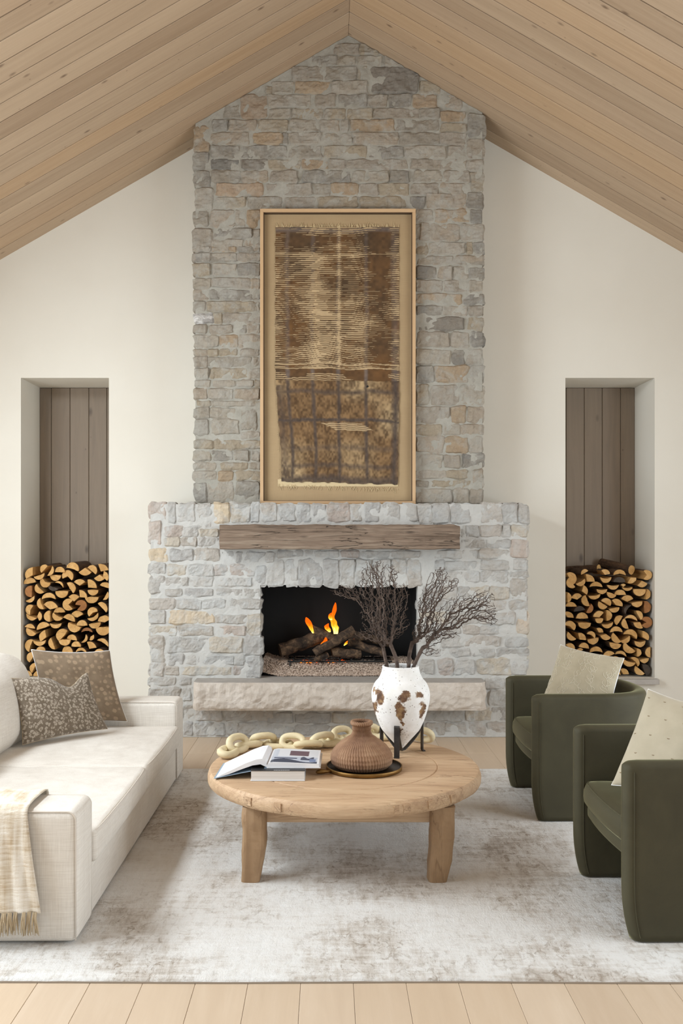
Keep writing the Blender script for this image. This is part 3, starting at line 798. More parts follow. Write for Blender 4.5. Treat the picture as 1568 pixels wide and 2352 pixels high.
stones_from(R_rows, 930, 1140, S4, YF, MAT['stone_lower'], fp, rng, None, (fx0, fx1), proud=.009, depth=.10)

# ------------------------------------------------------------------ hearth slab
YS = 6.885
hx0, hx1 = P(441, 0, YS).x, P(1117, 0, YS).x
hb = zh - .212
v, f = [], []
nx, nz = 150, 22
for i in range(nx + 1):
    for j in range(nz + 1):
        u, q = i / nx, j / nz
        x = hx0 + u * (hx1 - hx0); z = hb + q * (zh - hb)
        s = Vector((x, 3, z))
        vd = noise.voronoi(s * 9)[0]; v2 = noise.voronoi(s * 22 + Vector((5, 1, 2)))[0]
        pr = (vd[1] - vd[0]) * .022 + (v2[0] - .4) * .016 + noise.noise(s * 6) * .022
        bel = math.sin(PI * min(1, q * .9 + .06)) * .025
        pr = (pr + bel) * min(1, (1 - q) * 9) * min(1, q * 7 + .3) 
        e = min(u, 1 - u) * (hx1 - hx0)
        back = .05 * max(0, 1 - e / .05) ** 2
        xx = x + (noise.noise(s * 12) * .018 if e < .01 else 0)
        v.append((xx, YS - pr + back + .02, z))
f = grid_faces(nx + 1, nz + 1)
n = len(v)
for i in range(nx + 1): v.append((v[i * (nz + 1) + nz][0], YF + .004, zh))
for i in range(nx + 1): v.append((v[i * (nz + 1)][0], YF + .004, hb))
for i in range(nx):
    f.append((i * (nz + 1) + nz, (i + 1) * (nz + 1) + nz, n + i + 1, n + i))
    f.append((n + nx + 1 + i, n + nx + 2 + i, (i + 1) * (nz + 1), i * (nz + 1)))
ntop = len(grid_faces(nx + 1, nz + 1))
f.append(tuple([j for j in range(nz + 1)] + [n, n + nx + 1])); f.append(tuple([n + nx + 1 + nx, n + nx] + [nx * (nz + 1) + j for j in range(nz, -1, -1)]))
mi = [0] * ntop + [1 if k % 2 == 0 else 0 for k in range(2 * nx)] + [0, 0]
hearth = mesh('hearth_slab', v, f, [MAT['hearth'], MAT['hearth_top']], mi=mi)
tag(hearth, 'long rough-faced stone hearth slab jutting out below the firebox', 'hearth')

# ------------------------------------------------------------------ mantel beam
bx0, bx1 = P(504, 0, 6.93).x, P(1056, 0, 6.93).x
bz0, bz1 = P(0, 1262, 6.93).z, P(0, 1205, 6.93).z
nx = 120
sec = []
m_ = 7
pts = [(YF - .004, bz0), (6.94, bz0)] + [(6.93, bz0 + (bz1 - bz0) * t) for t in np.linspace(.04, .96, 15)] + [(6.94, bz1), (YF - .004, bz1)]
v = []
for i in range(nx + 1):
    x = bx0 + (bx1 - bx0) * i / nx
    for k, (yy, zz) in enumerate(pts):
        s = Vector((x * 1.6, yy * 8, zz * 8))
        d = noise.noise(s * 2) * .006 + noise.noise(Vector((x * 9, zz * 60, 3))) * .003
        yk = yy - d if 1 <= k <= len(pts) - 2 else yy
        zk = zz + (noise.noise(Vector((x * 6, 9, k > 8))) * .008 + noise.noise(Vector((x * 22, 4, k > 8))) * .004 if k in (1, 2, len(pts) - 2, len(pts) - 3) else 0)
        if k in (0, 1): zk = zz + noise.noise(Vector((x * 6, 9, 0))) * .008 + .001
        # long check near the right end
        t = (x - bx0) / (bx1 - bx0)
        if t > .68 and k == 9: yk += .014 * min(1, (t - .68) * 8); 
        if k in (len(pts)-1,): zk = zz + noise.noise(Vector((x * 6, 9, 1))) * .008
        xk = x
        if i in (0, nx): xk += noise.noise(Vector((zz * 40, yy * 20, i))) * .006
        if i > nx - 3 and zz > bz1 - .03: zk -= .012 * (i - nx + 3) / 3
        v.append((xk, yk, zk))
f = grid_faces(nx + 1, len(pts))
f.append(tuple(reversed(range(len(pts))))); f.append(tuple(nx * len(pts) + k for k in range(len(pts))))
beam = mesh('mantel_beam', v, f, MAT['beam']); tag(beam, 'weathered reclaimed timber mantel beam fixed above the firebox', 'mantel')

# ------------------------------------------------------------------ firewood
SL_ = 220 / 1568
left_logs = [(190,255,135,150,120),(420,175,85,135,180),(545,232,100,330,150),(695,205,92,90,180),(910,150,115,75,190),(1105,245,135,270,110),(1240,190,95,50,190),(1400,170,130,60,100),
(360,315,98,290,160),(195,385,98,100,180),(620,335,98,270,180),(825,285,104,80,250),(1340,345,112,270,110),(1445,305,105,20,120),(1015,405,112,90,110),(440,430,98,240,220),(575,500,105,250,150,'d'),
(690,440,90,60,150),(890,485,105,30,170),(1215,440,140,45,100),(1450,465,110,70,150),(180,560,100,180,200,'o'),(345,530,98,220,170),(510,645,122,90,170),(725,605,106,270,190),(925,655,125,90,100),(1070,605,122,45,100),
(1235,575,92,270,180),(1450,640,85,330,150),(215,690,95,300,150),(1215,695,112,270,170),(370,770,102,200,170),(545,785,145,80,130),(815,775,104,180,270),(1050,785,95,20,300,'o'),(1405,805,108,45,170),
(185,850,90,160,210),(220,980,108,250,150),(365,965,88,0,130),(685,870,92,90,170),(485,965,94,180,190),(640,985,94,240,190),(855,990,108,70,165),(970,930,118,100,140),(1215,880,94,120,215),(1245,985,100,300,170),
(1415,1010,118,100,140),(205,1135,92,80,150),(410,1125,128,110,150),(625,1115,98,270,170),(915,1160,120,250,185),(1055,1080,92,90,180),(1270,1115,98,280,175),(1135,1205,108,90,150,'b'),(210,1235,98,240,175),
(410,1285,122,160,120),(705,1255,116,140,190),(1400,1210,122,270,195),(180,1435,112,160,185),(360,1395,106,270,175),(560,1420,112,200,150),(770,1390,106,270,175),(895,1315,92,80,175),(1100,1340,82,330,160),
(1220,1320,68,320,140),(960,1425,92,90,180),(1210,1440,125,60,100),(1405,1390,115,60,150),(380,1500,72,90,180),(815,1520,98,90,230),(1040,1530,102,90,160),(1340,1545,105,90,120),(210,1620,98,150,180),(250,1800,90,150,180)]
right_logs = [(190,330,112,30,190),(150,425,98,200,215),(380,235,72,120,160),(735,240,98,70,120),(960,255,98,90,180),(1165,380,100,300,120),(1425,290,86,0,250),(335,420,92,300,175),(475,345,128,50,100),
(735,365,102,270,180),(955,375,106,90,160,'d'),(1335,445,116,280,110),(575,455,104,90,165),(395,535,108,20,110),(850,480,102,270,160),(1085,510,82,270,160),(1020,455,55,90,100),(670,555,92,270,170),(970,580,92,90,175),
(1285,575,112,270,185),(1425,610,92,350,160),(255,640,108,100,130),(130,660,92,0,150),(820,620,92,250,165),(550,640,105,280,150),(1085,670,116,90,130),(395,720,98,200,185),(755,720,84,60,195),(670,800,92,240,185),
(930,740,112,60,140),(1250,770,92,280,175),(1415,815,104,0,195,'o'),(165,780,92,90,160),(300,850,98,100,160,'d'),(480,850,88,330,175,'o'),(610,930,112,110,130),(875,860,92,280,160),(1085,850,92,150,150,'d'),(135,940,98,60,130),
(345,960,108,90,175),(785,955,92,0,175),(1290,940,92,30,160),(1150,1000,112,80,150),(930,1020,92,150,175),(1412,1065,98,0,300,'o'),(625,1040,72,270,195),(165,1105,96,60,210),(385,1115,106,270,175),(765,1110,106,280,165),
(1045,1095,98,200,165),(1265,1115,112,240,110),(640,1195,82,60,120),(905,1190,108,90,175),(1150,1250,118,70,190),(160,1305,98,230,175),(345,1300,116,50,110),(505,1260,78,60,195),(730,1310,106,260,130),(890,1335,102,220,175),
(1060,1355,96,300,175),(1385,1280,106,30,120),(530,1370,106,280,175),(1295,1415,102,270,190),(165,1455,82,60,175),(380,1450,96,80,170),(885,1450,102,260,175),(575,1520,110,90,170),(1100,1500,114,230,185),(300,1525,68,120,160),
(1275,1560,72,0,175),(1430,1555,90,180,175),(775,1585,102,110,160),(980,1580,96,80,165),(560,1665,98,90,175),(1105,1730,110,250,175),(1225,1700,96,40,170),(1370,1690,86,280,160),(1045,1870,102,60,120),(1270,1870,98,230,175),
(1405,1835,102,20,185,'d'),(900,1650,66,90,120)]
for yy in (1650, 1800): left_logs += [(x + (30 if yy == 1800 else 0), yy, 92, 90 + 180 * (i % 2), 180) for i, x in enumerate(range(440, 1450, 195))]
left_logs += [(x, 1905, 88, 90, 180) for x in range(160, 1480, 185)]
right_logs += [(x, yy, 92, 90 + 180 * (i % 2), 180) for yy in (1650, 1790) for i, x in enumerate(range(150, 900, 190)) if not (yy == 1650 and x > 420)] + [(x, 1890, 88, 90, 180) for x in range(150, 960, 185)]
ORD = ['first','second','third','fourth','fifth','sixth','seventh','eighth','ninth','tenth','eleventh','twelfth','thirteenth','fourteenth','fifteenth','sixteenth','seventeenth','eighteenth','nineteenth','twentieth','twenty-first']
def make_log(rng, cx, cz, r, ang, span, yf, length, mat, label, group, xlim, zmin):
    a0 = math.radians(ang); hs = math.radians(span) / 2
    cd = 2 * r * math.sin(hs) / (3 * hs)
    ccx, ccz = cx - math.cos(a0) * cd, cz - math.sin(a0) * cd
    so = rng.random() * 50
    pts = []
    na = max(6, int(span / 14))
    for i in range(na + 1):
        t = a0 - hs + 2 * hs * i / na
        rr_ = r * (1 + .05 * noise.noise(Vector((so, t * 2, 0))))
        pts.append((ccx + rr_ * math.cos(t), ccz + rr_ * math.sin(t)))
    p_, q_ = pts[-1], pts[0]
    if span < 150 or span > 200:
        ap = (ccx, ccz)
        for i in range(1, 4): pts.append((p_[0] + (ap[0] - p_[0]) * i / 4, p_[1] + (ap[1] - p_[1]) * i / 4))
        pts.append(ap)
        for i in range(1, 4): pts.append((ap[0] + (q_[0] - ap[0]) * i / 4, ap[1] + (q_[1] - ap[1]) * i / 4))
    else:
        ins = rng.random() * .32 * r if rng.random() < .55 else -.05 * r
        k = 6
        for i in range(1, k):
            t = i / k; w_ = math.sin(PI * t) * ins + noise.noise(Vector((so, 7, t * 5))) * .06 * r
            pts.append((p_[0] + (q_[0] - p_[0]) * t + math.cos(a0) * w_, p_[1] + (q_[1] - p_[1]) * t + math.sin(a0) * w_))
    n = len(pts); ncurve = na
    cxm = sum(p[0] for p in pts) / n; czm = sum(p[1] for p in pts) / n
    tw = (rng.random() - .5) * .05; tz = (rng.random() - .5) * .03
    tilt = (rng.random() - .5) * .03
    v = []
    for k, (yy, sc_) in enumerate(((0, .955), (.008, 1.0), (length * .5, 1.02), (length, .97))):
        for (x, z) in pts:
            xx = cxm + (x - cxm) * sc_ + tw * yy; zz = czm + (z - czm) * sc_ + tz * yy
            xx = min(max(xx, xlim[0]), xlim[1]); zz = max(zz, zmin)
            v.append((xx, yf + yy + (tilt * (x - cxm) / r if k < 2 else 0), zz))
    f = [tuple(reversed(q)) for q in grid_faces(4, n, cv=True)]
    mi = [0 if j < ncurve else 1 for i in range(3) for j in range(n)]
    mi = [(1 if i == 0 else mi[i * n + j]) for i in range(3) for j in range(n)]
    f.append(tuple(range(n))); mi.append(1)
    f.append(tuple(3 * n + k for k in reversed(range(n)))); mi.append(1)
    o = mesh('firewood_log', v, f, [MAT['bark'], mat], mi=mi)
    return tag(o, label, 'log', group)
def shape_word(s): return 'wedge-shaped' if s < 150 else ('half-round' if s < 200 else 'nearly round')
for side, logs, ox, N in (('left', left_logs, 40, N1), ('right', right_logs, 1288, N2)):
    rg = random.Random(5 if side == 'left' else 6)
    rows = {}
    for L in logs: rows.setdefault(int((L[1] - 100) // 118), []).append(L)
    for ri, key in enumerate(sorted(rows)):
        for ci, L in enumerate(sorted(rows[key], key=lambda q: q[0])):
            flag = L[5] if len(L) > 5 else ''
            mat = {'': MAT['cut_pale'], 'o': MAT['cut_orange'], 'b': MAT['cut_orange'], 'd': MAT['cut_dark']}[flag]
            colw = {'': 'pale', 'o': 'orange-brown', 'b': 'reddish', 'd': 'dark bark-faced'}[flag]
            px, py = ox + L[0] * SL_, 1280 + L[1] * SL_
            yf = YW + .035 + rg.random() * .035
            c = P(px, py, yf)
            r = L[2] * SL_ * yf / F * .968
            lab = '%s %s split log, %s along the %s row down the %s firewood stack' % (colw, shape_word(L[4]), ORD[ci], ORD[ri], side)
            make_log(rg, c.x, c.z, r, L[3], L[4], yf, .36 + rg.random() * .06, mat, lab, 'firewood stacked in the %s niche' % side, (N[0] + .004, N[1] - .004), N[2] + .002)
# two long logs lying across the top of the right stack
def long_log(a, b, r0, r1, label):
    pts = [Vector(a).lerp(Vector(b), t) for t in np.linspace(0, 1, 7)]
    v, f = tube_data(pts, list(np.linspace(r0, r1, 7)), 12)
    for i in range(len(v)): v[i] = v[i] + Vector((0, 0, 1)) * noise.noise(v[i] * 20) * .006
    mi = [0] * (len(f) - 2) + [1, 1]
    o = mesh('firewood_log', v, f, [MAT['bark'], MAT['cut_pale']], smooth=False, mi=mi)
    tag(o, label, 'log', 'firewood stacked in the right niche')
long_log(P(1450, 1309, YW + .14), P(1381, 1293, YW + .44), .040, .042, 'long bark-covered log slanting back over the top of the right stack')
long_log(P(1375, 1306, YW + .24), P(1302, 1309, YW + .47), .036, .034, 'thin bark-covered log lying crosswise on the right stack, left end')

# ------------------------------------------------------------------ fire
def fire_log(a, b, r0, r1, label, seed, sq=.85):
    rg = random.Random(seed)
    A, B = Vector(a), Vector(b); n = 16
    pts = [A.lerp(B, t) + Vector((0, 0, noise.noise(Vector((seed, t * 3, 0))) * .012)) for t in np.linspace(0, 1, n)]
    v, f = tube_data(pts, [r0 + (r1 - r0) * t for t in np.linspace(0, 1, n)], 14)
    ax = (B - A).normalized(); L = (B - A).length
    for i in range(len(v)):
        t = (v[i] - A).dot(ax); c = A + ax * t; d = v[i] - c
        k = 1 + .20 * noise.noise(v[i] * 18 + Vector((seed, 0, 0))) + .12 * noise.noise(v[i] * 50)
        v[i] = c + d * k
    return tag(mesh('fire_log', v, f, MAT['firelog']), label, 'log', 'charred logs burning in the firebox')
gz = zh + .116
YG = YF + .27
def PF(x, y, d): return P(x, y, d)
fire_log(PF(642, 1494, YG), PF(738, 1463, YG + .10), .054, .058, 'thick pale charred log at the left of the fire with a knot hole', 3)
fire_log(PF(715, 1441, YG + .10), PF(772, 1470, YG + .02), .026, .034, 'dark charred log sloping down to the right across the fire', 4)
fire_log(PF(722, 1500, YG - .15), PF(812, 1448, YG - .08), .032, .040, 'charred log crossing in front of the flames, rising to the right', 5)
fire_log(PF(762, 1500, YG - .08), PF(828, 1502, YG - .04), .038, .036, 'short blackened log lying low at the front of the grate', 6)
fire_log(PF(800, 1474, YG + .02), PF(880, 1500, YG - .05), .032, .034, 'brown charred log at the right of the fire behind the branches', 7)
fire_log(PF(806, 1458, YG + .10), PF(900, 1478, YG + .12), .036, .034, 'rear charred log at the right back of the firebox', 8)
fire_log(PF(724, 1514, YG - .16), PF(752, 1504, YG - .11), .020, .024, 'small split stub poking out under the front of the grate', 9)
gr = empty('fire_grate', (P(770, 0, YG).x, YG, zh), 'black iron grate bars holding the burning logs', 'grate')
ga, gb = P(660, 1509, YG - .12), P(900, 1512, YG - .12)
for dy in (-.12, .0, .12): tube('rail', [(ga.x, YG + dy, gz - .006), (gb.x, YG + dy, gz - .006)], .007, MAT['black_iron'], gr, 8)
for i in range(9):
    x = ga.x + (gb.x - ga.x) * (i + .5) / 9
    tube('bar', [(x, YG - .13, gz + .004), (x, YG + .14, gz + .004)], .006, MAT['black_iron'], gr, 6)
for x in (ga.x + .02, gb.x - .02):
    for dy in (-.12, .12): tube('leg', [(x, YG + dy, zh + .004), (x, YG + dy, gz)], .007, MAT['black_iron'], gr, 6)
# flames
def flame(name, spine, widths, label, d, seed):
    pts = [P(x, y, d) for x, y in spine]; n = len(pts); seg = 12
    v = []
    # smooth resample
    pr = resample([tuple(p) for p in pts], .006); wr = np.interp(np.linspace(0, n - 1, len(pr)), range(n), widths)
    for i, p in enumerate(pr):
        for k in range(seg):
            a = 2 * PI * k / seg
            w_ = wr[i] * d / F * (1 + .25 * noise.noise(Vector((seed, i * .22, math.cos(a) * 1.5))))
            v.append((p[0] + math.cos(a) * w_, p[1] + math.sin(a) * w_ * .55, p[2] + noise.noise(Vector((k, seed, i * .2))) * .002))
    f = grid_faces(len(pr), seg, cv=True)
    f += [tuple(reversed(range(seg))), tuple((len(pr) - 1) * seg + k for k in range(seg))]
    return tag(mesh(name, v, f, MAT['flame'], smooth=True), label, 'flame', 'flames above the logs')
flame('flame', [(719,1455),(715,1445),(710,1433),(706,1424),(703,1418)], [1.5,4,6,7,1], 'small orange flame at the left of the fire', YG + .06, 1)
flame('flame', [(771,1456),(771,1443),(766,1430),(763,1418),(768,1403),(770,1384)], [5,8,7,4,5,.6], 'tallest yellow flame in the middle of the firebox', YG + .05, 2)
flame('flame', [(757,1452),(752,1444),(750,1438),(754,1432)], [2,6,5,1], 'low orange flame lick beside the tallest flame', YG + .04, 3)
flame('flame', [(761,1424),(758,1418),(759,1410),(763,1407)], [4,5,4,1], 'short flame tongue on the left flank of the tallest flame', YG + .045, 6)
flame('flame', [(733,1492),(742,1482),(747,1472),(748,1464)], [2,8,7,1], 'bright flame glowing in the gap under the crossed logs', YG + .0, 4)
flame('flame', [(790,1483),(796,1477),(803,1472),(812,1467)], [1,5,5,1], 'orange glow of flame under the right end of the crossed logs', YG + .02, 5)
# embers under the grate
mb = MB(); rg = random.Random(9)
def pebble(mb, c, s, rg):
    v = [(c[0] + dx * s * (.7 + .6 * rg.random()), c[1] + dy * s * (.7 + .6 * rg.random()), c[2] + dz * s * (.6 + .5 * rg.random())) for dx, dy, dz in ((1,0,0),(-1,0,0),(0,1,0),(0,-1,0),(0,0,1),(0,0,-1))]
    mb.add(v, [(0,2,4),(2,1,4),(1,3,4),(3,0,4),(2,0,5),(1,2,5),(3,1,5),(0,3,5)])
for i in range(38):
    px = rg.choice([rg.gauss(770, 16), rg.gauss(700, 12), rg.gauss(755, 34)])
    c_ = P(px, 1519, YG - .12 + rg.random() * .14); pebble(mb, (c_.x, c_.y, zh + .100 + rg.random() * .006), .005 + rg.random() * .007, rg)
tag(mb.build('ember_bed', MAT['ember']), 'glowing orange embers under the grate', 'embers', kind='stuff')
# gravel bed
mb = MB(); rg = random.Random(10)
gx0, gx1 = ox0 + .0, ox1 - .0
gn = 30; gvv = []
for i in range(gn + 1):
    for j in range(13):
        x = ox0 + (ox1 - ox0) * i / gn; y = YF + .088 + .45 * j / 12
        gvv.append((x, y, zh + .001 + min(.088, (y - YF - .088) * 1.0) + max(0, (ox0 + .12 - x) * .25)))
mb.add(gvv, grid_faces(gn + 1, 13))
for i in range(8500):
    x = gx0 + (gx1 - gx0) * rg.random(); y = YF + .085 + .44 * rg.random() ** 1.6
    z = zh + .005 + min(.092, (y - YF - .085) * 1.0) + .006 * noise.noise(Vector((x * 12, y * 12, 0))) + rg.random() * .004
    if x < gx0 + .12: z += (gx0 + .12 - x) * .25
    pebble(mb, (x, y, z), .005 + rg.random() * .0045, rg)
gv = mb.build('gravel_bed', MAT['gravel']); tag(gv, 'bed of small tan gravel covering the firebox floor', 'gravel', kind='stuff')

# ------------------------------------------------------------------ framed textile
FY = YC - .075           # front of the frame
fr = empty('framed_textile', (P(776, 0, FY).x, YC - .04, zled), 'tall shadow-box frame of pale wood holding an antique brown wool weaving', 'artwork')
xa, xb = P(597, 0, FY).x, P(954.5, 0, FY).x
za, zb = zled + .003, P(0, 479, FY).z
fw, fd = .027, .05
def frame_bar(a, b, vertical):
    L = (b - a)
    bm = rbox((0, -fw / 2, -fd), (L, fw / 2, 0), .002, 1)
    me = bpy.data.meshes.new('frame_bar'); bm.to_mesh(me); bm.free(); me.materials.append(MAT['frame'])
    return me
def place(me, name, parent, cols, loc):
    o = bpy.data.objects.new(name, me); C.objects.link(o); o.parent = parent
    l = Vector(loc) - W(parent); c = cols
    o.matrix_local = Matrix(((c[0][0], c[1][0], c[2][0], l.x), (c[0][1], c[1][1], c[2][1], l.y), (c[0][2], c[1][2], c[2][2], l.z), (0, 0, 0, 1)))
    return o
hx, hz_ = ((1, 0, 0), (0, 0, 1), (0, -1, 0)), ((0, 0, 1), (-1, 0, 0), (0, -1, 0))
hm = frame_bar(xa, xb, 0); vm = frame_bar(za + fw, zb - fw, 1)
place(hm, 'frame_bar', fr, hx, (xa, FY, za + fw / 2)); place(hm, 'frame_bar', fr, hx, (xa, FY, zb - fw / 2))
place(vm, 'frame_bar', fr, hz_, (xa + fw / 2, FY, za + fw)); place(vm, 'frame_bar', fr, hz_, (xb - fw / 2, FY, za + fw))
sp = MB(); q = .012
for b0, b1 in (((xa + fw, FY + .012, za + fw), (xb - fw, FY + .05, za + fw + .004)), ((xa + fw, FY + .012, zb - fw - .004), (xb - fw, FY + .05, zb - fw)), ((xa + fw, FY + .012, za + fw), (xa + fw + .004, FY + .05, zb - fw)), ((xb - fw - .004, FY + .012, za + fw), (xb - fw, FY + .05, zb - fw))): sp.box(b0, b1)
m_ = M('dark_walnut_lip', .6); MAT['lip'] = m_.done('4b3a2a'); sp.build('inner_lip', MAT['lip'], fr)
bp = MB(); bp.box((xa + .01, FY + .048, za + .01), (xb - .01, FY + .056, zb - .01)); bp.build('linen_backing', MAT['canvas'], fr)
# the weaving itself
TY = FY + .046
tx0, tx1 = P(632, 0, TY).x, P(916, 0, TY).x; tz0, tz1 = P(0, 1106, TY).z, P(0, 522, TY).z
nu, nv = 150, 540
U, V = np.meshgrid(np.linspace(0, 1, nu), np.linspace(0, 1, nv), indexing='ij')   # V: 0 top .. 1 bottom
def vnoise(su, sv, seed):
    r = np.random.RandomState(seed); gu, gv_ = int(su) + 3, int(sv) + 3
    g = r.rand(gu, gv_)
    a, b = U * su, V * sv
    i, j = a.astype(int), b.astype(int); fu, fv = a - i, b - j
    fu = fu * fu * (3 - 2 * fu); fv = fv * fv * (3 - 2 * fv)
    return (g[i, j] * (1 - fu) + g[i + 1, j] * fu) * (1 - fv) + (g[i, j + 1] * (1 - fu) + g[i + 1, j + 1] * fu) * fv
def bump1(x, c, w_): return np.clip(1 - np.abs(x - c) / w_, 0, 1)
wob = (vnoise(5, 6, 1) - .5) * .012
Vw = V + wob
phase = (Vw * 128) % 1.0
A = .57 + .50 * (vnoise(4, 16, 2) - .5) + .45 * (vnoise(8, 40, 3) - .5) + .40 * (vnoise(16, 128, 33) - .5)
A += .35 * bump1(U, .12, .16) + .55 * bump1(U, .86, .14) - .55 * bump1(U, .515, .022) - .26 * bump1(U, .33, .07) * (V > .12) - .25 * bump1(U, .41, .12) * (V > .25) * (V < .5)
A += .35 * bump1(V, .04, .06) - .45 * bump1(Vw, .108, .012)
A = np.where(V > .555, 2.0, A)
A -= 1.3 * bump1(Vw, .553, .005) + .9 * bump1(Vw, .535, .004)
A = np.where((Vw > .765) & (Vw < .80) & (np.abs(U - .56 - (Vw - .78) * 4) < .17 + .05 * (vnoise(9, 60, 8) - .5)), .35, A)
A = np.where((V > .57) & (V < .60) & (vnoise(6, 50, 9) > .62), .5, A)
pile = phase < A
rust = np.array(lin('644525')[:3]); dark = np.array(lin('4c3a27')[:3]); mid = np.array(lin('7d6548')[:3]); light = np.array(lin('ad946f')[:3]); grey = np.array(lin('6e6159')[:3]); dgrey = np.array(lin('4a3f39')[:3]); ground = np.array(lin('b49b77')[:3])
t1 = vnoise(7, 13, 4)[..., None]; t2 = vnoise(40, 90, 5)[..., None]
col = dark * (1 - t1) + rust * t1
col = col * (.72 + .6 * t2)
low = (V > .60)[..., None]
shag = vnoise(75, 110, 6)[..., None] * .6 + vnoise(20, 30, 7)[..., None] * .4
band = np.clip((vnoise(3, 8, 11)[..., None] - .15) * 2.0, 0.25, 1)
shag = np.clip((shag - .5) * 1.7 + .5, 0, 1)
lowc = (mid * .62) * (1 - shag) + light * 1.12 * shag
lowc = lowc * band + (rust * (.6 + .7 * shag)) * (1 - band)
col = np.where(low, lowc, col)
gl = np.zeros_like(U)
for c_, w_ in ((.095, .022), (.30, .02), (.505, .02), (.735, .02), (.965, .035)): gl = np.maximum(gl, bump1(U + wob * 1.5, c_, w_) ** .6 * np.where(V > .55, .95, .5))
for c_, w_, s_ in ((.645, .012, .7), (.755, .009, 1.0), (.865, .014, .5), (.935, .012, .7), (.01, .012, .9), (.99, .022, .9)): gl = np.maximum(gl, bump1(Vw, c_, w_) ** .6 * s_)
gl = np.maximum(gl, (V > .62) * bump1(U, .03, .07) * .6)
gcol = np.where((V > .60)[..., None], dgrey * (.7 + .6 * t2), grey * (.7 + .5 * t2))
col = col * (1 - gl[..., None]) + gcol * gl[..., None]
colr = np.where(pile[..., None], col, ground * (.9 + .2 * t2))
colr = np.where((((U - .743) * .49) ** 2 + (V - .622) ** 2 < .0045 ** 2)[..., None], .006, colr)
hgt = np.where(pile, .004 + .002 * t2[..., 0], 0) + np.where(V > .6, .004 * shag[..., 0], 0)
# irregular outline
eL = (vnoise(1, 60, 20) - .5) * .012 + np.clip((V - .55) * 3, 0, 1) * .030 + np.clip((V - .6) * .05, 0, 1)
eR = (vnoise(1, 60, 21) - .5) * .006 + np.clip((V - .7) * 3, 0, 1) * .012
eB = U * .012 + (vnoise(40, 1, 22) - .5) * .006
X = tx0 + (tx1 - tx0) * (eL + U * (1 - eL - eR)); Z = tz1 + (tz0 - tz1) * V * (1 + eB) 
Y = TY - .001 - hgt
vv = np.stack([X, Y, Z], -1).reshape(-1, 3)
ff_ = [tuple(reversed(q_)) for q_ in grid_faces(nu, nv)]
mesh('weaving', vv, ff_, MAT['weave'], fr, smooth=False, col=colr.reshape(-1, 3))
mb = MB(); rg = random.Random(2)
def strand(mb, a, d, L, r):
    A_ = Vector(a); D = Vector(d).normalized(); pts = [A_, A_ + D * L * .5 + Vector(((rg.random() - .5) * .006, -.002, 0)), A_ + D * L + Vector(((rg.random() - .5) * .012, -.001, 0))]
    v, f = tube_data(pts, [r, r * .9, r * .5], 4); mb.add(v, f)
for i in range(150):
    u = rg.random(); x = tx0 + (tx1 - tx0) * u
    strand(mb, (x, TY - .002, tz1 - .004), ((rg.random() - .5) * .6, 0, 1), .016 + rg.random() * .024 * (.4 + rg.random()), .0022)
for i in range(110):
    u = rg.random(); x = tx0 + (tx1 - tx0) * (.03 + .96 * u)
    strand(mb, (x, TY - .002, tz0 - .035 - u * .03 + rg.random() * .02), ((rg.random() - .5) * 1.6, 0, -1), .012 + rg.random() * .03, .0018)
for i in range(160):
    t = rg.random(); z = tz1 + (tz0 - tz1) * t
    strand(mb, (tx0 + (tx1 - tx0) * (.002 + max(0, min(.03, (t - .55) * .1))), TY - .002, z), (-1, 0, (rg.random() - .5)), .004 + rg.random() * .008, .0014)
e0 = MB(); e0.box((tx0 + .02, TY - .0015, tz0 - .040), (tx1 - .008, TY, tz0 + .02)); mb.add(e0.v, e0.f)
tag(mb.build('fringe', MAT['fringe'], fr), kind='stuff')

# ------------------------------------------------------------------ rug
RT = .013
rx0, rx1, ry0, ry1 = -2.35, 2.35, F * H / (2259 - VY), F * H / (1768 - VY)
nx, ny = 170, 110
v = []
for i in range(nx + 1):
    for j in range(ny + 1):
        x = rx0 + (rx1 - rx0) * i / nx; y = ry0 + (ry1 - ry0) * j / ny
        e = min(i, j, nx - i, ny - j)
        y += noise.noise(Vector((x * 1.3, j / ny, 0))) * .006 + (.002 - .004 * i / nx) * (1 if j == 0 else 0)
        z = RT + noise.noise(Vector((x * 14, y * 14, 0))) * .0015 - (.006 if e == 0 else 0)
        v.append((x, y, z))
f = grid_faces(nx + 1, ny + 1)
ring = [i * (ny + 1) for i in range(nx + 1)] + [nx * (ny + 1) + j for j in range(1, ny + 1)] + [i * (ny + 1) + ny for i in range(nx - 1, -1, -1)] + [j for j in range(ny - 1, 0, -1)]
b0 = len(v); n = len(ring)
for k in ring: v.append((v[k][0], v[k][1], .0005))
mi = [0] * len(f) + [1] * n
for k in range(n): f.append((ring[k], b0 + k, b0 + (k + 1) % n, ring[(k + 1) % n]))
rug = mesh('area_rug', v, f, [MAT['rug'], MAT['rug_edge']], mi=mi, smooth=True)
tag(rug, 'large distressed ivory and taupe area rug under the seating', 'rug')

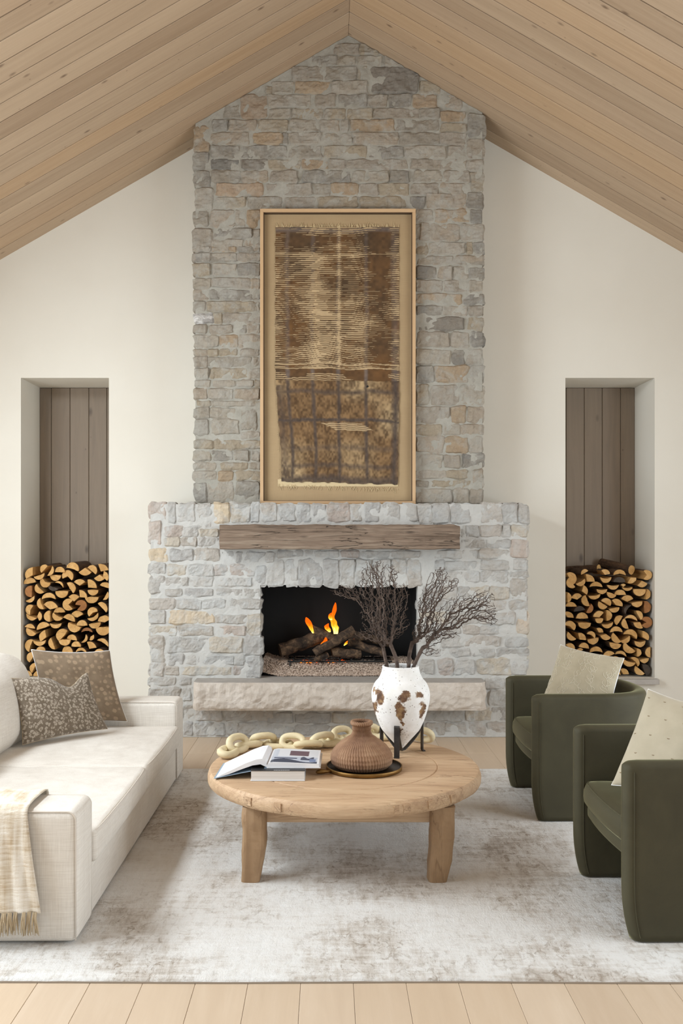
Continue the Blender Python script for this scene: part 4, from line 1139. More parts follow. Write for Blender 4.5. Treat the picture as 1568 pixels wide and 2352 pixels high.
# ------------------------------------------------------------------ sofa
def cushion_bm(a, b, r, puff=(0, 0, 0), n=14, wr=0.0, seed=0):
    """rounded box with swollen faces; puff per axis"""
    a, b = Vector(a), Vector(b); c = (a + b) / 2; h = (b - a) / 2
    ts = [[], [], []]
    for k in range(3):
        rr_ = min(r, h[k] * .98); e = [math.sin(PI / 2 * q / 4) for q in range(5)]
        edge = [-h[k] + rr_ * (1 - math.cos(PI / 2 * q / 5)) for q in range(6)]
        inner = list(np.linspace(-h[k] + rr_, h[k] - rr_, n))[1:-1] if h[k] > rr_ * 1.02 else []
        ts[k] = edge + inner + [-q for q in reversed(edge)]
    bm = bmesh.new()
    for ax in range(3):
        u_, w_ = (ax + 1) % 3, (ax + 2) % 3
        for sgn in (-1, 1):
            g = [[None] * len(ts[w_]) for _ in ts[u_]]
            for i, tu in enumerate(ts[u_]):
                for j, tw in enumerate(ts[w_]):
                    p = Vector((0, 0, 0)); p[ax] = sgn * h[ax]; p[u_] = tu; p[w_] = tw
                    q = Vector([max(-(h[k] - min(r, h[k])), min(h[k] - min(r, h[k]), p[k])) for k in range(3)])
                    d = p - q
                    pp = q + d.normalized() * r if d.length > 1e-9 else p
                    nn = Vector([pp[k] / h[k] for k in range(3)])
                    for k in range(3):
                        o1, o2 = (k + 1) % 3, (k + 2) % 3
                        pp[k] += puff[k] * math.copysign(1, nn[k]) * min(1, abs(nn[k])) ** 3 * max(0, 1 - nn[o1] ** 2) * max(0, 1 - nn[o2] ** 2)
                    pw = c + pp
                    if wr: pw += Vector((1, 1, 1)) * noise.noise(pw * 6 + Vector((seed, 0, 0))) * wr
                    g[i][j] = bm.verts.new(pw)
            for i in range(len(ts[u_]) - 1):
                for j in range(len(ts[w_]) - 1):
                    fc = (g[i][j], g[i + 1][j], g[i + 1][j + 1], g[i][j + 1])
                    bm.faces.new(fc if sgn > 0 else tuple(reversed(fc)))
    bmesh.ops.remove_doubles(bm, verts=bm.verts[:], dist=1e-5)
    return bm
XS = -.962
sofa = empty('sofa', (-1.55, 4.73, RT), 'long low cream linen sofa with two seat cushions along the left of the rug', 'sofa')
bm_obj('base', cushion_bm((-2.16, 3.55, .022), (XS - .012, 5.92, .238), .02), MAT['linen'], sofa, True)
arm_z = .527
for ya, yb2 in ((3.462, 3.700), (5.765, 6.0)):
    o = bm_obj('arm', cushion_bm((-2.17, ya, .020), (XS, yb2, arm_z), .032, (.004, .003, .006)), MAT['linen'], sofa, True)
    # seam round the outer face and the front edge
    for yy, s in ((ya, -1), (yb2, 1)):
        r = .034; pts = []
        x1_, zt_ = XS + .003, arm_z + .003
        pts += [(XS - .006, yy - s * .007, .03), (XS - .006, yy - s * .007, arm_z - r)]
        for q in range(1, 7):
            t = PI / 2 * q / 6; pts.append((XS - .006 - r + r * math.cos(t), yy - s * .007, arm_z - .006 - r + r * math.sin(t)))
        pts.append((-2.14, yy - s * .007, arm_z - .003))
        tube('piping', pts, .0032, MAT['linen_seam'], o, 6)
bm_obj('back', cushion_bm((-2.17, 3.69, .022), (-1.97, 5.775, .70), .04, (0, 0, .01)), MAT['linen'], sofa, True)
for ya, yb2 in ((3.702, 4.742), (4.746, 5.764)):
    cb = bm_obj('seat_cushion', cushion_bm((-1.99, ya, .238), (XS + .012, yb2, .376), .026, (.012, .004, .016), wr=.004, seed=ya), MAT['linen'], sofa, True)
    xf = XS + .012
    pts = [(-1.9, ya + .02, .372), (xf - .03, ya + .02, .372)] + [(xf - .012, ya + .028, .369), (xf - .006, ya + .06, .369)] + [(xf - .003 + .006 * math.sin(PI * t), ya + .06 + (yb2 - ya - .12) * t, .369) for t in np.linspace(.1, .9, 9)] + [(xf - .006, yb2 - .06, .369), (xf - .012, yb2 - .028, .369), (xf - .03, yb2 - .02, .372), (-1.9, yb2 - .02, .372)]
    tube('piping', pts, .003, MAT['linen_seam'], cb, 6)
for ya, yb2 in ((3.72, 4.70), (4.72, 5.66)):
    bm = cushion_bm((-2.05, ya, .385), (-1.75, yb2, .85), .10, (.05, .02, .03), wr=.012, seed=ya)
    for q in bm.verts:  # lean back
        q.co.x -= (q.co.z - .385) * .28
    bm_obj('back_cushion', bm, MAT['linen'], sofa, True)

# ------------------------------------------------------------------ pillows
def pillow(name, TL, TR, BR, BL, thick, mat, mat_back, label, chop=0, n=30, seed=0, sag=0.0, cat='pillow', pinch=.07, seam=None):
    TL, TR, BR, BL = map(Vector, (TL, TR, BR, BL))
    nr = (TR - TL).cross(BL - TL).normalized()      # toward the viewer when TL->TR is rightwards
    if nr.y > 0: nr = -nr
    def surf(a, b, side, extra=0.0):
        # a: -1..1 left-right, b: -1 bottom .. 1 top
        aa = a * (1 - pinch * (1 - b * b)); bb = b * (1 - pinch * (1 - a * a))
        u, q = (aa + 1) / 2, (bb + 1) / 2
        p = (BL * (1 - u) + BR * u) * (1 - q) + (TL * (1 - u) + TR * u) * q
        k = max(0, (1 - a * a)) ** .5 * max(0, (1 - b * b)) ** .5
        k = k ** .85
        if chop:
            ca = chop[0]
            dip = math.exp(-((a - ca) / chop[2]) ** 2) * ((b + 1) / 2) ** 2.5
            p = p + (BL - TL).normalized() * chop[1] * dip
            k *= 1 - .35 * dip
        off = thick / 2 * k + noise.noise(Vector((a * 2.2 + seed, b * 2.2, side))) * .006 * k ** .5
        return p + nr * (off * side + extra)
    out = []
    for side, nm, mt, par in ((1, name, mat, None), (-1, 'back_panel', mat_back, 'self')):
        vv, uv = [], []
        for i in range(n + 1):
            for j in range(n + 1):
                a = math.sin((2 * i / n - 1) * PI / 2); b = math.sin((2 * j / n - 1) * PI / 2)
                vv.append(surf(a, b, side)); uv.append(((a + 1) / 2, (b + 1) / 2))
        fcs = grid_faces(n + 1, n + 1)
        if side < 0: fcs = [tuple(reversed(q)) for q in fcs]
        o = mesh(nm, vv, fcs, mt, out[0] if par else None, True, uv=uv)
        out.append(o)
    # seam edge
    pts = []
    for t in np.linspace(-1, 1, 16)[:-1]: pts.append(surf(t, 1, 0))
    for t in np.linspace(1, -1, 16)[:-1]: pts.append(surf(1, t, 0))
    for t in np.linspace(1, -1, 16)[:-1]: pts.append(surf(t, -1, 0))
    for t in np.linspace(-1, 1, 16): pts.append(surf(-1, t, 0))
    v_, f_ = tube_data(pts, .0022, 6)
    mesh('edge_seam', v_, f_, seam or mat_back, out[0], True)
    tag(out[0], label, cat)
    return out[0], surf
sz = .385
pillow('throw_pillow', P(72, 1492, 5.56), P(252, 1494, 5.76), P(292, 1657, 5.70), P(100, 1668, 5.55), .15, MAT['dots'], MAT['pillow_white'], 'large square brown pillow printed with pale dots in the far sofa corner', seed=1)
pillow('lumbar_pillow', P(25, 1558, 5.20), P(201, 1543, 5.46), P(247, 1674, 5.48), P(52, 1711, 5.08), .13, MAT['floral'], MAT['pillow_white'], 'smaller taupe floral lumbar pillow leaning in front of the dotted one', seam=MAT['tassel'], chop=(.42, .075, .34), seed=4)

# ------------------------------------------------------------------ throw over the near arm
th_ = empty('throw_blanket', (-1.38, 3.46, arm_z), 'cream woven throw with brown tassels draped over the near sofa arm', 'blanket')
xt0, xt1 = -1.72, (62 - VX) * 3.45 / F
prof = [(3.735, .40), (3.728, .47), (3.715, arm_z + .002), (3.69, arm_z + .018), (3.58, arm_z + .023), (3.485, arm_z + .018), (3.452, arm_z - .004), (3.444, .46), (3.440, .38), (3.438, .30), (3.436, .22), (3.434, .152)]
pr = resample(prof, .012)
nxx = 60
v = []
for i in range(nxx + 1):
    u = i / nxx
    for k, (yy, zz) in enumerate(pr):
        s = k / (len(pr) - 1)
        hang = max(0, (arm_z - zz)) if k > len(pr) * .45 else 0
        x = xt0 + (xt1 - xt0) * u + hang * (.16 * u)
        wv = math.sin(u * 23 + 1.3 * math.sin(u * 7)) * .008 * min(1, hang * 5) + noise.noise(Vector((u * 6, s * 6, 1))) * .003 * (1 if hang > .03 else 0)
        v.append((x, yy - abs(wv) - .003 * min(1, hang * 20), zz + noise.noise(Vector((u * 7, s * 5, 4))) * .004 * (k > len(pr) - 4)))
body = mesh('cloth', v, grid_faces(nxx + 1, len(pr)), MAT['throw'], th_, True)
md = body.modifiers.new('thickness', 'SOLIDIFY'); md.thickness = .004; md.offset = 0
rg = random.Random(4)
nt = 26
for i in range(nt):
    idx = int((i + .5) / nt * nxx) * len(pr) + len(pr) - 1
    p = Vector(v[idx]); mb = MB()
    for q in range(9):
        sx = (rg.random() - .5) * .030; L = .065 + rg.random() * .025
        a = p + Vector(((rg.random() - .5) * .012, -.001 - rg.random() * .004, .003))
        pts = [a, a + Vector((sx * .2, -.003 - rg.random() * .004, -.02)), a + Vector((sx * .6, -.002 - rg.random() * .006, -L * .6)), a + Vector((sx, -rg.random() * .006, -L))]
        tv, tf = tube_data(pts, [.0026, .0030, .0024, .0014], 5); mb.add(tv, tf)
    mb.build('tassel', MAT['tassel'], th_, True)

# ------------------------------------------------------------------ barrel armchairs
def chair_paths(T=.078, D=.36, hw=.374):
    outer = []
    xs = -.02
    for x in np.linspace(-.36, xs, 18)[:-1]: outer.append((x, -hw))
    for ph in np.linspace(-90, 90, 41):
        a = math.radians(ph); c, s = math.cos(a), math.sin(a)
        outer.append((xs + (D - xs) * abs(c) ** (2 / 2.5), hw * math.copysign(abs(s) ** (2 / 2.5), s)))
    for x in np.linspace(xs, -.36, 18)[1:]: outer.append((x, hw))
    # dense samples at the rounded ends
    e = T / 2
    ends = [-.36 + e * (1 - math.cos(PI / 2 * q / 6)) for q in range(6)]
    outer = [(x, -hw) for x in ends] + [p for p in outer if not (p[0] < -.36 + e + .004)] + [(x, hw) for x in reversed(ends)]
    return outer
def make_chair(loc, rz, label):
    root = empty('barrel_armchair', loc, label, 'armchair', 'green velvet barrel armchairs'); root.rotation_euler = (0, 0, rz)
    WL[root.name] = Vector((0, 0, 0))
    T, HT = .078, .695
    out = chair_paths(T); n = len(out)
    ring_t = []   # (side -1 outer .. 1 inner, z)
    r = .028
    sec = [(-1, 0.006)] + [(-1, z) for z in (.03, .06, .10, .14, .18, .22, .30, .38, .46, .54, .60, HT - r)]
    for q in range(1, 12):
        t = PI * q / 12; sec.append((-math.cos(t), HT - r + r * math.sin(t)))
    sec += [(1, z) for z in (HT - r, .60, .54, .46, .38, .30, .22, .18, .14, .10, .06, .03)] + [(1, .006)]
    v = []
    inner_line = []
    for i, (x, y) in enumerate(out):
        a = Vector(out[max(i - 1, 0)]); b = Vector(out[min(i + 1, n - 1)])
        t = (b - a).normalized() if (b - a).length > 1e-9 else Vector((1, 0))
        nrm = Vector((-t.y, t.x))     # inward
        if i < 6: nrm = Vector((0, 1))
        if i >= n - 6: nrm = Vector((0, -1))
        e = x + .36
        hh = T / 2 * (math.sqrt(max(0, 1 - (1 - e / (T / 2)) ** 2)) if (e < T / 2 and abs(y) > .3) else 1)
        hh = max(hh, .002)
        mid = Vector((x, y)) + nrm * (T / 2)
        inner_line.append(mid + nrm * (T / 2))
        for s, z in sec:
            rec = 0
            if z < .24: rec = .033 * ((.24 - z) / .24) ** 2.4 * max(0, 1 - e / .30)
            p = mid + nrm * (hh * s)
            zz = z
            if z > HT - .06 and e < .05: zz -= .018 * (1 - e / .05) ** 2
            v.append((p.x + rec, p.y, zz))
    m = len(sec)
    f = [tuple(q) for q in grid_faces(n, m, cv=True)]
    f.append(tuple(range(m))); f.append(tuple((n - 1) * m + k for k in reversed(range(m))))
    bm = bmesh.new(); bvs = [bm.verts.new(q) for q in v]
    for q in f:
        try: bm.faces.new([bvs[k] for k in q])
        except ValueError: pass
    bmesh.ops.recalc_face_normals(bm, faces=bm.faces[:])
    shell = bm_obj('shell', bm, MAT['velvet'], root, True)
    # seams along the front edges and round the rim
    for s in (-1, 1):
        yo = s * .374
        for yy in (yo + s * .0005, yo - s * (T + .0005)):
            pts = [(-.36 + .036 + .033 * ((.24 - z) / .24) ** 2.4 * .88 if z < .24 else -.36 + .036, yy, z) for z in (.02, .06, .1, .16, .24, .4, .55, HT - .04)]
            tube('seam', pts, .0016, MAT['velvet'], shell, 5)
    # seat base and cushion follow the inner line
    def outline(x0, inset):
        pts = []
        for i, q in enumerate(inner_line):
            if q.x > x0 + .02:
                c = Vector((-.02, 0)); d = (q - c)
                pts.append(q - d.normalized() * inset if q.x > -.02 else Vector((q.x, q.y - math.copysign(inset, q.y))))
        y0 = pts[0].y; y1 = pts[-1].y
        front = [(x0 + .018, y1 - .004), (x0 + .003, y1 - .03)] + [(x0 - .012 * (1 - (2 * t - 1) ** 2), (y1 - .06) * (1 - t) + (y0 + .06) * t) for t in np.linspace(0, 1, 9)] + [(x0 + .003, y0 + .03), (x0 + .018, y0 + .004)]
        return [tuple(p) for p in pts] + front
    b1 = prism(outline(-.318, .001), .285, .347, .018, 4); bm_obj('seat_base', b1, MAT['velvet'], root, True)
    ol = outline(-.335, .006)
    # puffed cushion: stacked inset rings
    cx, cy = .0, 0
    levels = [(.010, .349), (.0, .360), (-.004, .385), (-.002, .415), (.008, .438), (.022, .449), (.06, .457), (.12, .462), (.20, .465)]
    v = []
    for ins, z in levels:
        for x, y in ol:
            d = Vector((x - cx, y - cy)); L = d.length
            q = Vector((cx, cy)) + d * ((L - ins) / L); v.append((q.x, q.y, z))
    m2 = len(ol)
    f = grid_faces(len(levels), m2, cv=True)
    f.append(tuple((len(levels) - 1) * m2 + k for k in range(m2))); f.append(tuple(reversed(range(m2))))
    bm = bmesh.new(); bvs = [bm.verts.new(q) for q in v]
    for q in f: bm.faces.new([bvs[k] for k in q])
    bmesh.ops.recalc_face_normals(bm, faces=bm.faces[:])
    cu = bm_obj('seat_cushion', bm, MAT['velvet'], root, True)
    pts = [Vector((x, y, .4435)) for x, y in ol]
    pts = [Vector((p.x - p.x / max(.01, Vector((p.x, p.y)).length) * .013, p.y - p.y / max(.01, Vector((p.x, p.y)).length) * .013, p.z)) for p in pts]
    tube('piping', pts + [pts[0]], .0026, MAT['velvet'], cu, 5)
    return root
make_chair((1.472, 5.345, RT), math.radians(1.0), 'green velvet barrel armchair nearer the fireplace with the flower-embroidered pillow')
make_chair((1.492, 3.857, RT), math.radians(.6), 'green velvet barrel armchair in the right foreground with the plain beige pillow')

p1, s1 = pillow('throw_pillow', P(1287, 1481, 5.50), P(1433, 1512, 5.20), P(1402, 1640, 5.08), P(1236, 1628, 5.33), .13, MAT['beige'], MAT['pillow_white'], 'beige pillow with white line-drawn tulips on the armchair nearer the fireplace', seed=8)
p2, s2 = pillow('throw_pillow', P(1488, 1583, 4.08), P(1700, 1640, 3.70), P(1640, 1850, 3.58), P(1404, 1803, 3.92), .14, MAT['beige2'], MAT['pillow_white'], 'plain pale beige pillow with tiny stitched motifs on the foreground armchair', seed=12)
# embroidery: tulip outlines laid on the pillow face
def on(surf, a, b): return surf(a, b, 1, .0008)
def stroke(mb, surf, pts, r=.0011):
    q = [on(surf, max(-.97, min(.97, a)), max(-.97, min(.97, b))) for a, b in pts]
    q = [q[0]] + [p for o_, p in zip(q[:-1], q[1:]) if (p - o_).length > 1e-4]
    if len(q) > 2:
        v_, f_ = tube_data(q, r, 4, cap=False); mb.add(v_, f_)
rg = random.Random(21); mb = MB()
for gi in range(5):
    for gj in range(5):
        ca, cb = -.85 + gi * .42 + (rg.random() - .5) * .26, -.8 + gj * .38 + (rg.random() - .5) * .26 + (.18 if gi % 2 else 0)
        sc_ = .19 + rg.random() * .05; ro = (rg.random() - .5) * 1.2
        def T_(x, y): return (ca + sc_ * (x * math.cos(ro) - y * math.sin(ro)), cb + sc_ * (x * math.sin(ro) + y * math.cos(ro)))
        stem = [T_(.15 * math.sin(t * 3), -1.3 + t * 1.3) for t in np.linspace(0, 1, 7)]
        petL = [T_(-.36 * math.sin(PI * t * .72) - .12 * t, t * .9) for t in np.linspace(0, 1, 8)]
        petR = [T_(.36 * math.sin(PI * t * .72) + .12 * t, t * .95) for t in np.linspace(0, 1, 8)]
        petM = [T_(.18 * math.sin(PI * t * 2), .15 + t * .9) for t in np.linspace(0, 1, 7)]
        lf = [T_(.5 * math.sin(PI * t), -1.1 + t * .9) for t in np.linspace(0, 1, 7)]; lf2 = [T_(-.45 * math.sin(PI * t * .8), -1.2 + t * .9) for t in np.linspace(0, 1, 7)]
        for q in (stem, petL, petR, petM, lf, lf2): stroke(mb, s1, q)
tag(mb.build('embroidery', MAT['thread'], p1, True), kind='stuff')
mb = MB()
for gi in range(5):
    for gj in range(5):
        ca, cb = -.85 + gi * .42 + (.2 if gj % 2 else 0), -.8 + gj * .4
        for k in (-1, 0, 1): stroke(mb, s2, [(ca + k * .012, cb), (ca + k * .022, cb + .012), (ca + k * .026, cb + .02)], .0009)
tag(mb.build('embroidery', MAT['thread2'], p2, True), kind='stuff')

# ------------------------------------------------------------------ coffee table
TC = Vector((.077, 4.607, 0)); TZ = .42; TR_ = .685
tb = empty('coffee_table', (TC.x, TC.y, RT), 'round hand-hewn pale wood coffee table on four stout legs', 'table')
def rim_noise(r, z, a):
    return (noise.noise(Vector((math.cos(a) * 3, math.sin(a) * 3, z * 12))) * .006 + noise.noise(Vector((math.cos(a) * 16, math.sin(a) * 16, z * 30))) * .002) * (1 if r > .55 else 0)
prof = [(.001, .421), (.2, .421), (.466, .4205), (.469, .4165), (.473, .4165), (.476, .4205), (.60, .420), (.655, .4195), (.672, .416), (.681, .406), (.686, .388), (.685, .366), (.678, .352), (.655, .346), (.60, .344), (.001, .344)]
v, f = lathe_data(prof, (TC.x, TC.y, 0), 140, rim_noise)
top = mesh('table_top', v, f, MAT['table'], tb, True); top.data.set_sharp_from_angle(angle=.45)
for px in (571, 637, 934, 990, 930 - 20, 1040):
    d = 4.0
    for _ in range(12):
        s = max(-.99, min(.99, ((px - VX) * d / F - TC.x) / TR_)); d = TC.y - TR_ * math.sqrt(1 - s * s)
    n_ = Vector((s, -math.sqrt(1 - s * s), 0)); t_ = Vector((n_.y, -n_.x, 0)) * -1
    c = Vector((TC.x, TC.y, .384)) + n_ * (TR_ - .002)
    mb = MB(); w_ = .017 if px != 910 else .012
    v8 = []
    for zz in (-.018, .018):
        for yy in (0, .0065):
            for xx in (-w_, w_): v8.append(c + t_ * xx + n_ * yy + Vector((0, 0, zz)))
    mb.add(v8, [(0, 1, 3, 2), (4, 6, 7, 5), (0, 4, 5, 1), (2, 3, 7, 6), (0, 2, 6, 4), (1, 5, 7, 3)])
    mb.build('peg', MAT['table'], top)
def leg(bx, tx, y, by, seed):
    lv = 22; sg = 20; v = []
    for i in range(lv + 1):
        t = i / lv; z = RT + (.346 - RT) * t
        bul = math.sin(PI * min(1, t * 1.05)) 
        hw_ = .043 + .013 * t + .006 * bul; hd = .045 + .010 * bul + .006 * t
        cx = bx + (tx - bx) * t + (.008 if tx > bx else -.008) * bul; cy = by + (y - by) * t
        for k in range(sg):
            a = 2 * PI * k / sg; c, s = math.cos(a), math.sin(a)
            ex = .42
            px_ = hw_ * math.copysign(abs(c) ** ex, c); py_ = hd * math.copysign(abs(s) ** ex, s)
            p = Vector((cx + px_, cy + py_, z)); q = 1 + .10 * noise.noise(p * 14 + Vector((seed, 0, 0))) + .03 * noise.noise(p * 45)
            v.append((cx + px_ * q, cy + py_ * q, z))
    f = [tuple(q) for q in grid_faces(lv + 1, sg, cv=True)]; f = [tuple(reversed(q)) for q in f]
    f.append(tuple(range(sg))); f.append(tuple(lv * sg + k for k in reversed(range(sg))))
    bm = bmesh.new(); bvs = [bm.verts.new(q) for q in v]
    for q in f: bm.faces.new([bvs[k] for k in q])
    bmesh.ops.recalc_face_normals(bm, faces=bm.faces[:])
    bm_obj('leg', bm, MAT['table_leg'], tb)
leg(-.356, -.340, 4.16, 4.135, 1); leg(.492, .520, 4.16, 4.135, 2); leg(-.345, -.335, 5.03, 5.05, 3); leg(.500, .515, 5.03, 5.05, 4)
for a, b in (((-.30, 4.165, .262), (.48, 4.205, .345)), ((-.30, 4.985, .262), (.48, 5.025, .345)), ((-.355, 4.21, .262), (-.315, 4.98, .345)), ((.495, 4.21, .262), (.535, 4.98, .345))):
    bm_obj('apron_rail', rbox(a, b, .004, 1), MAT['table'], tb)

# ------------------------------------------------------------------ things on the table
TT = .4215
# closed book
bk = empty('closed_book', (-.24, 4.44, TT), 'thick closed black book lying under the open magazine', 'book')
bx0_, bx1_, by0, by1 = -.367, -.116, 4.283, 4.585
for z0_, z1_ in ((TT, TT + .003), (TT + .047, TT + .050)):
    q = MB(); q.box((bx0_ - .003, by0 - .003, z0_), (bx1_ + .003, by1 + .003, z1_)); q.build('cover', MAT['book_black'] if z0_ > TT else MAT['book_white'], bk)
q = MB(); q.box((bx0_, by0, TT + .003), (bx1_, by1, TT + .047)); q.build('page_block', MAT['paper'], bk)
q = MB(); q.box((bx0_ - .003, by1, TT), (bx1_ + .003, by1 + .004, TT + .05)); q.build('spine', MAT['book_black'], bk)
q = MB()
for i in range(9): q.box((-.26 + i * .0085, 4.2805, TT + .0502), (-.26 + i * .0085 + .006, 4.2865, TT + .0506))
q.build('title_line', MAT['book_white'], bk)
# open book
ob = empty('open_book', (-.29, 4.44, TT + .051), 'open large-format magazine with a photo spread lying on the black book', 'book')
gy0, gy1 = 4.322, 4.605; zb_ = TT + .0505
def extrude(name, prof, mat, par, yy0=gy0, yy1=gy1, skew=0.0):
    n = len(prof); v = [(x, yy0, z) for x, z in prof] + [(x + skew, yy1, z) for x, z in prof]
    f = [(i, i + n, (i + 1) % n + n, (i + 1) % n) for i in range(n)] + [tuple(range(n)), tuple(reversed(range(n, 2 * n)))]
    bm = bmesh.new(); bvs = [bm.verts.new(q_) for q_ in v]
    for q_ in f: bm.faces.new([bvs[k] for k in q_])
    bmesh.ops.recalc_face_normals(bm, faces=bm.faces[:])
    return bm_obj(name, bm, mat, par)
sxp = -.296
lefttop = [(sxp, zb_ + .016), (sxp - .008, zb_ + .036), (sxp - .022, zb_ + .044), (sxp - .05, zb_ + .041), (sxp - .10, zb_ + .023), (sxp - .16, zb_ - .006), (sxp - .21, zb_ - .029), (sxp - .243, zb_ - .0455)]
leftbot = [(sxp - .243, zb_ - .0475), (sxp - .18, zb_ - .029), (sxp - .12, zb_ - .006), (sxp - .07, zb_ + .012), (sxp - .03, zb_ + .018), (sxp, zb_ + .004)]
extrude('left_pages', lefttop + leftbot, MAT['page'], ob, skew=.012)
extrude('left_cover', [(sxp, zb_ + .002), (sxp - .252, zb_ - .0478), (sxp - .2525, zb_ - .0502), (sxp, zb_ - .0003)], MAT['book_blue'], ob, gy0 - .004, gy1 + .004, .012)
righttop = [(sxp, zb_ + .014), (sxp + .010, zb_ + .024), (sxp + .03, zb_ + .028), (sxp + .10, zb_ + .026), (sxp + .18, zb_ + .022), (sxp + .247, zb_ + .019)]
extrude('right_pages', righttop + [(sxp + .250, zb_ + .0035), (sxp, zb_ + .0035)], MAT['page'], ob, skew=.008)
extrude('right_cover', [(sxp, zb_ + .003), (sxp + .256, zb_ + .003), (sxp + .256, zb_), (sxp, zb_)], MAT['book_white'], ob, gy0 - .004, gy1 + .004, .008)
# printed interior photograph on the right page
nu2, nv2 = 90, 90
v, cl = [], []
hx_ = np.array([p[0] for p in righttop]); hz = np.array([p[1] for p in righttop])
for i in range(nu2):
    for j in range(nv2):
        a, b = i / (nu2 - 1), j / (nv2 - 1)
        x = sxp + .016 + a * .226; y = gy0 + .006 + b * (gy1 - gy0 - .012)
        v.append((x + .008 * b, y, float(np.interp(x, hx_, hz)) + .0006))
        c = lin('d9dade')
        if b > .96 or a > .985: c = lin('e9e9ec')
        elif .36 < a < .78 and .50 < b < .86: c = lin('6d5760')
        elif b < .16 + .10 * math.sin(a * 6): c = lin('3f4657')
        elif .05 < a < .55 and .26 < b < .34: c = lin('50566a')
        elif .62 < a < .90 and .20 < b < .38 + .06 * math.sin(a * 30): c = lin('4a5064')
        elif b < .42: c = lin('b9bfcb')
        elif a < .12: c = lin('c4c9d3')
        if .82 < a < .95 and .10 < b < .3: c = lin('7886a5')
        cl.append(c[:3])
mesh('page_photo', v, grid_faces(nu2, nv2), MAT['print'], ob, col=cl)

# tray
TY0 = Vector((.175, 4.505, TT))
tr = empty('round_tray', TY0, 'round dark tray with a brass rim under the ribbed jug', 'tray')
prof = [(.001, .0015), (.176, .0015), (.180, .004), (.1835, .019), (.1865, .021), (.1895, .019), (.188, .002), (.180, .0), (.001, .0)]
v, f = lathe_data([(r, z + .0005) for r, z in prof[3:]], TY0, 72); mesh('rim', v, f, MAT['brass'], tr, True)
v, f = lathe_data([(r, z + .003) for r, z in [(.001, .0015), (.176, .0015), (.1825, .005), (.1830, .0165)]], TY0, 72); mesh('plate', v, f, MAT['tray_in'], tr, True)
hp = [TY0 + Vector((-.165, -.09, .012)), TY0 + Vector((-.185, -.098, .012)), TY0 + Vector((-.200, -.103, .014)), TY0 + Vector((-.217, -.108, .0145)), TY0 + Vector((-.232, -.112, .013)), TY0 + Vector((-.238, -.114, .012))]
v, f = tube_data(hp, [.006, .0075, .011, .0125, .009, .003], 12); mesh('handle', v, f, MAT['brass'], tr, True)

# jug
JC = Vector((.163, 4.515, TT + .0055))
jug = empty('ribbed_jug', JC, 'brown ribbed clay jug with a narrow neck standing on the tray', 'jug')
zz0 = JC.z
jp = [(.105, .0), (.128, .006), (.146, .022), (.1525, .045), (.150, .068), (.136, .095), (.112, .120), (.086, .140), (.062, .156), (.049, .168), (.0455, .178), (.0455, .205), (.047, .218)]
pr = [(p[0], p[1]) for p in resample([(a, b, 0) for a, b in jp], .0042)]
def ribs(r, z, a):
    z = z
    if z < .004: return 0
    row = int(z / .021); amp = .0019 + .0005 * (row % 2)
    ph = row * .9 + .4 * math.sin(z * 70)
    return amp * math.sin(a * 66 + ph) + .0012 * math.sin(z * 300)
v, f = lathe_data([(.001, .0)] + pr, JC, 336, ribs); body = mesh('body', v, f, MAT['clay'], jug, True)
v, f = lathe_data([(.047, .214), (.043, .214), (.036, .20), (.033, .15)], JC, 48); mesh('inner_neck', v, f, MAT['clay'], jug, True)
nr_, sg = 160, 10; v = []
for i in range(nr_):
    a = 2 * PI * i / nr_
    for k in range(sg):
        t = 2 * PI * k / sg; rr_ = .0085 + .0018 * math.sin(a * 34 + t)
        v.append((JC.x + (.047 + rr_ * math.cos(t)) * math.cos(a), JC.y + (.047 + rr_ * math.cos(t)) * math.sin(a), JC.z + .222 + 1.25 * rr_ * math.sin(t)))
mesh('rope_rim', v, grid_faces(nr_, sg, cu=True, cv=True), MAT['clay'], jug, True)

# urn, its iron stand
UC = Vector((.384, 4.85, .446))
up = [(.001, .0), (.012, .001), (.022, .012), (.042, .034), (.062, .056), (.085, .082), (.106, .109), (.1295, .163), (.1455, .216), (.1555, .268), (.1535, .308), (.139, .347), (.117, .373), (.104, .400), (.0975, .430), (.0985, .436), (.0965, .440), (.091, .440), (.0885, .434), (.094, .402), (.108, .376), (.12, .34)]
pr = [(p[0], p[1]) for p in resample([(a, b, 0) for a, b in up], .006)]
v, f = lathe_data(pr, UC, 96, lambda r, z, a: noise.noise(Vector((math.cos(a) * 4, math.sin(a) * 4, z * 14))) * .0016)
urn = mesh('urn', v, f, MAT['urn'], smooth=True, base=UC); tag(urn, 'tall white urn with chipped paint and brown patches holding bare branches', 'vase')
st = empty('urn_stand', (UC.x, UC.y, TT), 'black iron strap stand with three legs cradling the white urn', 'stand')
